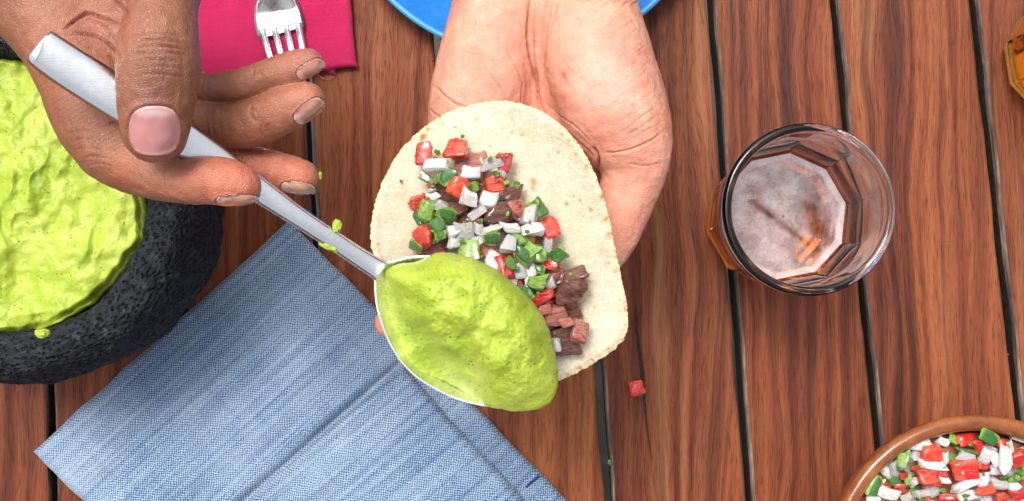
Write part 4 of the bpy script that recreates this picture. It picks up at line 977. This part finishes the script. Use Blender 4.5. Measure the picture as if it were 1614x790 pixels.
def smooth_mesh(v, f, it=6):
    e = np.concatenate([f[:, [0, 1]], f[:, [1, 2]], f[:, [2, 3]], f[:, [3, 0]]]); nV = len(v); deg = np.bincount(e.ravel(), minlength=nV)[:, None]
    for k in range(it):
        for lam in (.55, -.57):
            s = np.stack([np.bincount(e[:, 0], v[e[:, 1], d], nV) + np.bincount(e[:, 1], v[e[:, 0], d], nV) for d in range(3)], -1)
            v = v + lam * (s / deg - v)
    return v
def normals(v, f):
    fn = np.cross(v[f[:, 2]] - v[f[:, 0]], v[f[:, 3]] - v[f[:, 1]]); nV = len(v)
    n = np.stack([sum(np.bincount(f[:, k], fn[:, d], nV) for k in range(4)) for d in range(3)], -1)
    return n / (np.linalg.norm(n, axis=1)[:, None] + 1e-15)
def inside_nail(px, py, nl):
    c, u, w, hl, ex = np.array(nl['c']), np.array(nl['u']) / np.hypot(*nl['u']), None, nl['l'], nl.get('ex', 3.0)
    wv = np.array([-u[1], u[0]]); a = ((px - c[0]) * u[0] + (py - c[1]) * u[1]) / hl; b = ((px - c[0]) * wv[0] + (py - c[1]) * wv[1]) / nl['w']
    return (np.abs(a) ** ex + np.abs(b) ** ex) ** (1 / ex), a, b
def build_hand(name, field, creases, blobs, basecol, nails, m, seed, zmin_crease, dorsal=None):
    v, f = field.mesh(); v = smooth_mesh(v, f, 5); nn = normals(v, f)
    px, py = toPix(v)
    view = v - np.array([0, 0, CAMZ]); view /= np.linalg.norm(view, axis=1)[:, None]
    facing = -(nn * view).sum(1); front = sstep(.0, .25, facing) * (v[:, 2] > zmin_crease)
    disp = .00025 * fbm(v * 260 + seed, 3); dark = np.zeros(len(v))
    wob = pnoise(np.stack([px / 14, py / 14, 0 * px], -1))
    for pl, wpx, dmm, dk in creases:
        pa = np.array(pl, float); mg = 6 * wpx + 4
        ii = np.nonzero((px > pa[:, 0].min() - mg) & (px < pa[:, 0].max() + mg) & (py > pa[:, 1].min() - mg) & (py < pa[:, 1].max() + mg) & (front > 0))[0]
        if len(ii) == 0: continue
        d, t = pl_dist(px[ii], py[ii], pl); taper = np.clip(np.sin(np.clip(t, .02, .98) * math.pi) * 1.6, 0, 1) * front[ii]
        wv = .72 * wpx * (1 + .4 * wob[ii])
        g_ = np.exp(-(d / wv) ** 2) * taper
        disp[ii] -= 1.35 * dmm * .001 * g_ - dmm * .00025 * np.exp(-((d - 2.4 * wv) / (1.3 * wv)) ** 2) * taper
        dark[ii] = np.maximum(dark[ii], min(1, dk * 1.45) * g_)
    for nl in nails:
        r, a, b = inside_nail(px, py, nl); fr = (facing > -.05) * (v[:, 2] > nl.get('zmin', 0))
        disp += fr * (-.00050 * sstep(1.03, .93, r) + .00055 * np.exp(-((r - 1.13) / .10) ** 2) * (.45 + .55 * sstep(.6, -.4, a)))
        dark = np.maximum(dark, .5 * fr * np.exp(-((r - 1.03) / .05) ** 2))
    v = v + nn * disp[:, None]
    col = np.tile(np.array(basecol, float), (len(v), 1))
    for (bx, by, br, bc, bw) in blobs:
        w = (bw * np.exp(-(((px - bx) ** 2 + (py - by) ** 2) / br ** 2)))[:, None]; col = col * (1 - w) + np.array(bc)[None] * w
    if dorsal is not None:
        w = (.75 * sstep(.50, .05, nn[:, 2]))[:, None]; col = col * (1 - w) + np.array(dorsal)[None] * w
    blot = fbm(v * 55 + seed, 3)[:, None]; col = col * (1 + blot * np.array([.05, .13, .15])[None])
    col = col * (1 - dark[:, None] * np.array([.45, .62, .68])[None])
    o = mesh_obj(name, v, f, m)
    ca_ = o.data.color_attributes.new('skin', 'FLOAT_COLOR', 'POINT'); ca_.data.foreach_set('color', np.concatenate([col, np.ones((len(v), 1))], 1).ravel())
    if not nails: return o
    bvh = BVHTree.FromPolygons([Vector(q_) for q_ in v.tolist()], f.tolist())
    made = []
    for nl in nails:
        c = np.array(nl['c'], float); u = np.array(nl['u'], float); u /= np.hypot(*u); wv = np.array([-u[1], u[0]]); nu_, nv_ = 26, 22; ex = nl.get('ex', 3.0)
        pts = np.full((nu_, nv_, 3), np.nan); nor = np.zeros((nu_, nv_, 3))
        for i in range(nu_):
            for j in range(nv_):
                a = -1 + 2 * i / (nu_ - 1); b = -1 + 2 * j / (nv_ - 1)
                # square to superellipse
                s_ = max(abs(a), abs(b)); L = (abs(a) ** ex + abs(b) ** ex) ** (1 / ex) + 1e-9; a2, b2 = a * s_ / L, b * s_ / L
                q_ = c + u * a2 * nl['l'] + wv * b2 * nl['w']; d0 = P(q_[0], q_[1], .1) - Vector((0, 0, CAMZ)); d0.normalize()
                hit = bvh.ray_cast(Vector((0, 0, CAMZ)), d0)
                if hit[0] is not None and hit[0].z > nl.get('zmin', 0): pts[i, j] = hit[0][:]; nor[i, j] = hit[1][:]
        ok = ~np.isnan(pts[..., 0])
        for it in range(200):                       # rays past the outline: continue the surface
            bad = np.isnan(pts[..., 0])
            if not bad.any(): break
            new = pts.copy(); nn2 = nor.copy()
            for i, j in np.argwhere(bad):
                cand = []
                for (p1, p2) in (((i, j - 1), (i, j - 2)), ((i, j + 1), (i, j + 2)), ((i - 1, j), (i - 2, j)), ((i + 1, j), (i + 2, j))):
                    if all(0 <= q_[0] < nu_ and 0 <= q_[1] < nv_ for q_ in (p1, p2)) and not np.isnan(pts[p1][0]) and not np.isnan(pts[p2][0]): cand.append((2 * pts[p1] - pts[p2], nor[p1]))
                if cand: new[i, j] = np.mean([q_[0] for q_ in cand], 0); nn2[i, j] = np.mean([q_[1] for q_ in cand], 0)
            pts, nor = new, nn2
        for it in range(6):
            sm = pts.copy(); sm[1:-1, 1:-1] = .5 * pts[1:-1, 1:-1] + .125 * (pts[:-2, 1:-1] + pts[2:, 1:-1] + pts[1:-1, :-2] + pts[1:-1, 2:]); pts = sm
            nm = nor.copy(); nm[1:-1] = (nor[:-2] + nor[1:-1] + nor[2:]) / 3; nor = nm
        nor /= np.linalg.norm(nor, axis=-1)[..., None] + 1e-9
        aa = np.linspace(-1, 1, nu_)[:, None] * np.ones((1, nv_)); bb = np.ones((nu_, 1)) * np.linspace(-1, 1, nv_)[None]
        lift = .00018 + .00050 * (1 - bb ** 2) * (1 - .35 * aa ** 2) + nl.get('free', .0003) * sstep(.6, 1, aa)
        topv = pts + nor * lift[..., None]; botv = pts - nor * .0004
        n_ = nu_ * nv_; fc = grid_faces(nu_, nv_, False, 0) + grid_faces(nu_, nv_, False, n_)
        per = [i * nv_ for i in range(nu_)] + [(nu_ - 1) * nv_ + j for j in range(1, nv_)] + [i * nv_ + nv_ - 1 for i in range(nu_ - 2, -1, -1)] + [j for j in range(nv_ - 2, 0, -1)]
        fc += [(p1, p2, n_ + p2, n_ + p1) for p1, p2 in zip(per, per[1:] + per[:1])]
        no = mesh_obj(nl['name'], np.concatenate([topv.reshape(-1, 3), botv.reshape(-1, 3)]), fc, M_NAIL)
        bm = bmesh.new(); bm.from_mesh(no.data); bmesh.ops.recalc_face_normals(bm, faces=bm.faces); bm.to_mesh(no.data); bm.free()
        cl_ = np.array(nl['col'])[None, None] * np.ones((nu_, nv_, 1))
        lun = sstep(-.45, -.75, aa + .35 * bb ** 2)[..., None] * nl.get('lun', .6); cl_ = cl_ * (1 - lun) + np.array([.66, .46, .44])[None, None] * lun
        tipw = sstep(.80, .95, aa - .08 * bb ** 2)[..., None] * nl.get('tip', .5); cl_ = cl_ * (1 - tipw) + np.array([.66, .50, .40])[None, None] * tipw
        cl_ = cl_ * (1 + .10 * pnoise(np.stack([aa * 3, bb * 3, 0 * aa + seed], -1)))[..., None]
        cc = np.concatenate([cl_.reshape(-1, 3)] * 2); ca_ = no.data.color_attributes.new('skin', 'FLOAT_COLOR', 'POINT'); ca_.data.foreach_set('color', np.concatenate([cc, np.ones((len(cc), 1))], 1).ravel())
        no.parent = o; made.append(no)
    return o

# ---- the hand gripping the spoon
lo = Pn(-260, 345, .21); lo[2] = .135; hi = Pn(520, -330, .21); hi[2] = .275; lo[0] -= .005; hi[0] += .01; lo[1] -= .006
F = Field(lo, hi)
palm = [
    [(-60, -420, .165, 150), (-20, -250, .175, 135), (20, -120, .182, 110), (60, -20, .186, 92), (105, 60, .190, 76), (135, 130, .195, 70), (158, 185, .200, 65)],
    [(20, -420, .165, 140), (90, -220, .175, 115), (130, -90, .180, 95), (180, 10, .184, 80), (225, 100, .186, 66), (280, 180, .188, 46)],
    [(60, -250, .178, 110), (200, -110, .186, 90), (230, 0, .186, 70), (260, 90, .188, 50), (285, 130, .192, 34)]]
for k, c in enumerate(palm): F.add(F.chain(c, 5, .011), .009)
thumb = [(230, -220, .198, 85), (272, -130, .214, 74), (272, -60, .228, 62), (259, 0, .238, 54), (252, 55, .2435, 60), (250, 100, .2440, 65), (247, 150, .2420, 61), (245, 185, .2400, 56), (245, 206, .2390, 51)]
index = [(150, 165, .199, 66), (165, 205, .2025, 63), (186, 236, .207, 59), (235, 266, .2135, 47), (290, 284, .2195, 37.5), (335, 284, .2225, 38.5), (362, 288, .2235, 37), (380, 293, .2235, 32)]
middle = [(240, 190, .188, 50), (310, 235, .190, 38), (360, 255, .194, 33), (410, 264, .1965, 31), (445, 271, .199, 30), (474, 279, .200, 28)]
ring = [(240, 150, .188, 52), (290, 182, .195, 40), (335, 194, .2015, 35), (385, 197, .2065, 37.5), (425, 184, .2110, 37), (455, 169, .214, 35), (484, 156, .2155, 27)]
pinky = [(240, 90, .188, 46), (285, 132, .196, 30), (320, 139, .203, 23), (360, 137, .2075, 24.5), (400, 129, .2115, 27.5), (440, 114, .215, 27), (470, 103, .217, 25), (487, 98, .2175, 21.5)]
FF = Field(lo, hi)
for c in (thumb, index, middle, ring, pinky): FF.add(FF.chain(c, 6, .008), .0011)
F.v = smin(F.v, FF.v, .0055); del FF
tan_ = (.285, .118, .068); pk = (.60, .235, .135)
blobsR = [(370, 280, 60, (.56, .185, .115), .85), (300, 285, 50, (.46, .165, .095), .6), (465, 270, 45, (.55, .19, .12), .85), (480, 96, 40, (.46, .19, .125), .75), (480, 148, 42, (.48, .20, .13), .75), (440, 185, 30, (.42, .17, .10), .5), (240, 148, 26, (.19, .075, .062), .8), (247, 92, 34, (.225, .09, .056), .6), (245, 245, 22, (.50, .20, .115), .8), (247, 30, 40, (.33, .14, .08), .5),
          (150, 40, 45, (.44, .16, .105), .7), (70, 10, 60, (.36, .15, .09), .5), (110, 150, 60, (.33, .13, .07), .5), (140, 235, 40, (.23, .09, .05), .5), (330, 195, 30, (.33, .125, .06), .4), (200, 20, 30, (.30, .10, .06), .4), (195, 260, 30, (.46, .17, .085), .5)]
crR = []
for yy, bend, dp in ((64, 5, .35), (74, 4, .55), (84, 3, .45), (95, 3, .3), (106, 4, .25), (118, 5, .2), (54, 5, .2)):
    crR.append(([(205 + (yy % 3) * 4, yy + bend), (228, yy - 1), (250, yy - bend * .3), (272, yy), (294, yy + bend)], 2.0, dp, .45))
for xx, dp in ((330, .4), (338, .3), (350, .2)): crR.append(([(xx, 164), (xx - 4, 190), (xx + 2, 222)], 2.0, dp, .35))
crR += [([(397, 166), (396, 180), (402, 192)], 2.6, .8, .55), ([(412, 196), (410, 205), (416, 216)], 1.6, .35, .4), ([(422, 193), (421, 203), (426, 210)], 1.6, .3, .35), ([(385, 195), (384, 206), (388, 218)], 1.6, .3, .3), ([(372, 192), (370, 206), (374, 218)], 1.5, .2, .25),
        ([(324, 122), (318, 138), (322, 154)], 2.0, .4, .4), ([(332, 124), (328, 136), (331, 150)], 1.6, .25, .3), ([(398, 108), (400, 118), (394, 132)], 1.8, .35, .35),
        ([(100, 48), (117, 34), (137, 22), (160, 28), (196, 44)], 3.0, 1.2, .6), ([(105, 52), (150, 56), (180, 76), (190, 95)], 2.6, .8, .5), ([(175, -5), (192, 10), (203, 22)], 2.2, .8, .5), ([(140, 30), (168, 44), (186, 70)], 2.0, .5, .4),
        ([(112, 225), (128, 218), (150, 222)], 1.8, .35, .3), ([(118, 236), (138, 232), (160, 238)], 1.8, .35, .3), ([(128, 250), (148, 246), (170, 250)], 1.8, .3, .3), ([(138, 262), (158, 258), (178, 262)], 1.6, .25, .25), ([(104, 212), (125, 206), (150, 206)], 1.6, .25, .25),
        ([(165, 200), (180, 192), (188, 188)], 2.0, .5, .4), ([(248, 300), (262, 304), (272, 316)], 1.6, .2, .2), ([(262, 262), (258, 280), (262, 300)], 2.0, .25, .25)]
for k in range(26):      # fine diagonal skin lines on the index side of the hand
    x0 = 45 + k * 5; y0 = 110 + k * 5.2; crR.append(([(x0, y0 + 22), (x0 + 22, y0 + 6), (x0 + 46, y0 - 6)], 1.2, .20, .24))
nailsR = [dict(name='thumbnail', c=(244, 206), u=(0.02, 1), l=39, w=41, ex=2.6, col=(.48, .205, .20), zmin=.23, lun=.7, tip=.25, free=.0002),
          dict(name='fingernail', c=(489, 109), u=(.86, -.50), l=23, w=11.5, ex=2.6, col=(.46, .22, .17), zmin=.19),
          dict(name='fingernail', c=(487, 175), u=(.80, -.60), l=27, w=13.5, ex=2.6, col=(.48, .235, .18), zmin=.19),
          dict(name='fingernail', c=(374, 314), u=(1, -.04), l=33, w=7.5, ex=2.4, col=(.50, .25, .17), zmin=.19),
          dict(name='fingernail', c=(470, 296), u=(1, .10), l=27, w=9.5, ex=2.4, col=(.52, .29, .20), zmin=.17)]
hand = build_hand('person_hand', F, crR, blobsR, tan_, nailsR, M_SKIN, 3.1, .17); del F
tag(hand, 'tanned hand pinching the spoon handle between thumb and bent index finger', 'hand', 'hands over the table')

# ---- the open palm carrying the tortilla
lo = Pn(560, 615, .135); lo[2] = .075; hi = Pn(1075, -330, .15); hi[2] = .19; lo[0] -= .012; hi[0] += .012; lo[1] -= .01
F = Field(lo, hi)
palm = [
    [(800, -420, .128, 84), (797, -200, .130, 82), (794, -60, .132, 79), (788, 20, .134, 78), (768, 95, .135, 78), (754, 160, .134, 78), (748, 215, .131, 74), (742, 280, .124, 62)],
    [(905, -420, .128, 84), (912, -200, .131, 80), (917, -60, .135, 80), (924, 20, .139, 83), (943, 95, .143, 87), (962, 160, .144, 84), (975, 200, .143, 72)],
    [(852, -420, .125, 84), (852, -100, .126, 74), (850, 40, .125, 70), (848, 150, .122, 66), (846, 260, .118, 60)],
    [(900, 60, .128, 70), (905, 160, .126, 66), (900, 260, .120, 56)]]
for c in palm: F.add(F.chain(c, 5, .010), .0065)
fing = [[(975, 150, .140, 66), (992, 206, .1425, 67), (1002, 256, .141, 53), (986, 315, .1385, 46), (963, 370, .137, 43), (938, 415, .136, 36)],
        [(745, 250, .124, 56), (715, 320, .132, 36), (672, 405, .1385, 32), (640, 465, .1425, 30), (618, 508, .1455, 27)],
        [(790, 250, .120, 56), (770, 330, .126, 38), (735, 440, .134, 34), (705, 520, .139, 32), (688, 560, .142, 27)],
        [(845, 250, .119, 56), (838, 340, .125, 39), (815, 460, .134, 35), (790, 540, .140, 31), (778, 575, .143, 27)],
        [(898, 250, .120, 54), (895, 340, .126, 38), (882, 440, .134, 34), (862, 520, .140, 31), (850, 560, .143, 27)]]
FF = Field(lo, hi)
for c in fing: FF.add(FF.chain(c, 6, .007), .0012)
F.v = smin(F.v, FF.v, .0045); del FF
palmc = (.79, .385, .285)
blobsL = [(850, 110, 26, (.60, .255, .15), .55), (842, 40, 22, (.62, .27, .16), .5), (870, 160, 26, (.62, .28, .17), .4), (960, 110, 60, (.78, .50, .42), .5), (720, 90, 60, (.76, .42, .30), .4), (1030, 60, 30, (.56, .30, .19), .45), (1000, 20, 40, (.60, .33, .21), .5), (1045, 200, 30, (.64, .27, .16), .6), (1010, 290, 45, (.68, .31, .20), .6), (980, 370, 40, (.70, .31, .20), .5),
          (930, 240, 24, (.60, .24, .15), .6), (690, 170, 26, (.68, .31, .19), .5), (700, 40, 30, (.66, .34, .22), .4), (618, 508, 40, (.72, .28, .17), .8), (860, -80, 120, (.62, .34, .22), .4), (890, 118, 5, (.50, .18, .11), .7), (1035, 140, 18, (.60, .34, .22), .5), (965, -60, 60, (.52, .28, .17), .5)]
crL = [([(838, -10), (834, 25), (832, 60), (838, 100), (846, 130), (850, 160), (852, 185)], 3.2, 1.0, .45), ([(845, 40), (843, 80), (846, 120), (850, 170)], 2.0, .7, .40), ([(868, 10), (862, 50), (858, 90), (856, 130)], 2.2, .4, .3), ([(880, 2), (872, 30), (866, 60)], 1.8, .3, .25),
       ([(682, 134), (700, 150), (716, 163), (740, 172)], 2.4, .8, .45), ([(676, 172), (686, 180), (698, 188)], 2.0, .5, .4), ([(748, 88), (770, 112), (790, 140), (802, 160)], 1.6, .4, .30), ([(795, 66), (805, 90), (818, 115), (824, 135)], 1.5, .3, .25), ([(720, 74), (745, 84), (782, 90)], 1.4, .25, .22), ([(824, 130), (822, 150), (820, 165)], 1.6, .4, .3),
       ([(852, 160), (862, 185), (880, 200), (900, 215), (925, 235), (940, 250)], 2.2, .55, .35), ([(862, 165), (885, 185), (905, 198), (928, 220)], 1.6, .35, .28), ([(770, 130), (785, 148), (800, 162)], 1.4, .25, .22), ([(706, 128), (728, 150), (740, 168)], 1.3, .25, .2),
       ([(935, 232), (942, 246), (944, 268)], 3.0, 1.2, .6), ([(1050, 205), (1020, 225), (985, 238), (950, 242)], 2.0, .5, .3), ([(1040, 180), (1012, 200), (985, 215)], 1.8, .35, .25), ([(1045, 255), (1020, 262), (990, 258)], 1.6, .3, .22), ([(1035, 168), (1005, 190), (985, 205)], 1.4, .25, .2)]
rs_ = random.Random(8)
for k in range(30):      # slanting fine lines over the thumb mound and towards the wrist
    y0 = 15 + k * 6.2; x0 = 1000 + min(40, k * 1.7) + rs_.uniform(-8, 6); L_ = rs_.uniform(26, 62)
    crL.append(([(x0, y0 + rs_.uniform(-3, 3)), (x0 - L_ * .5, y0 + L_ * .33), (x0 - L_, y0 + L_ * .62)], 1.2, rs_.uniform(.08, .20), .20))
for k in range(20):
    x0 = 870 + k * 7 + rs_.uniform(-4, 4); y0 = 95 + rs_.uniform(-25, 45); crL.append(([(x0, y0), (x0 + 20, y0 + 26), (x0 + 42, y0 + 48)], 1.0, .09, .11))
for k in range(8):
    x0 = 900 + k * 15; crL.append(([(x0, 8 + rs_.uniform(-6, 6)), (x0 + 22, -2), (x0 + 48, -14)], 1.4, .3, .3))
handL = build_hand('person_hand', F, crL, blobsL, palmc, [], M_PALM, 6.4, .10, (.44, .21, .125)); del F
tag(handL, 'pale open palm turned upward carrying the filled tortilla', 'hand', 'hands over the table')
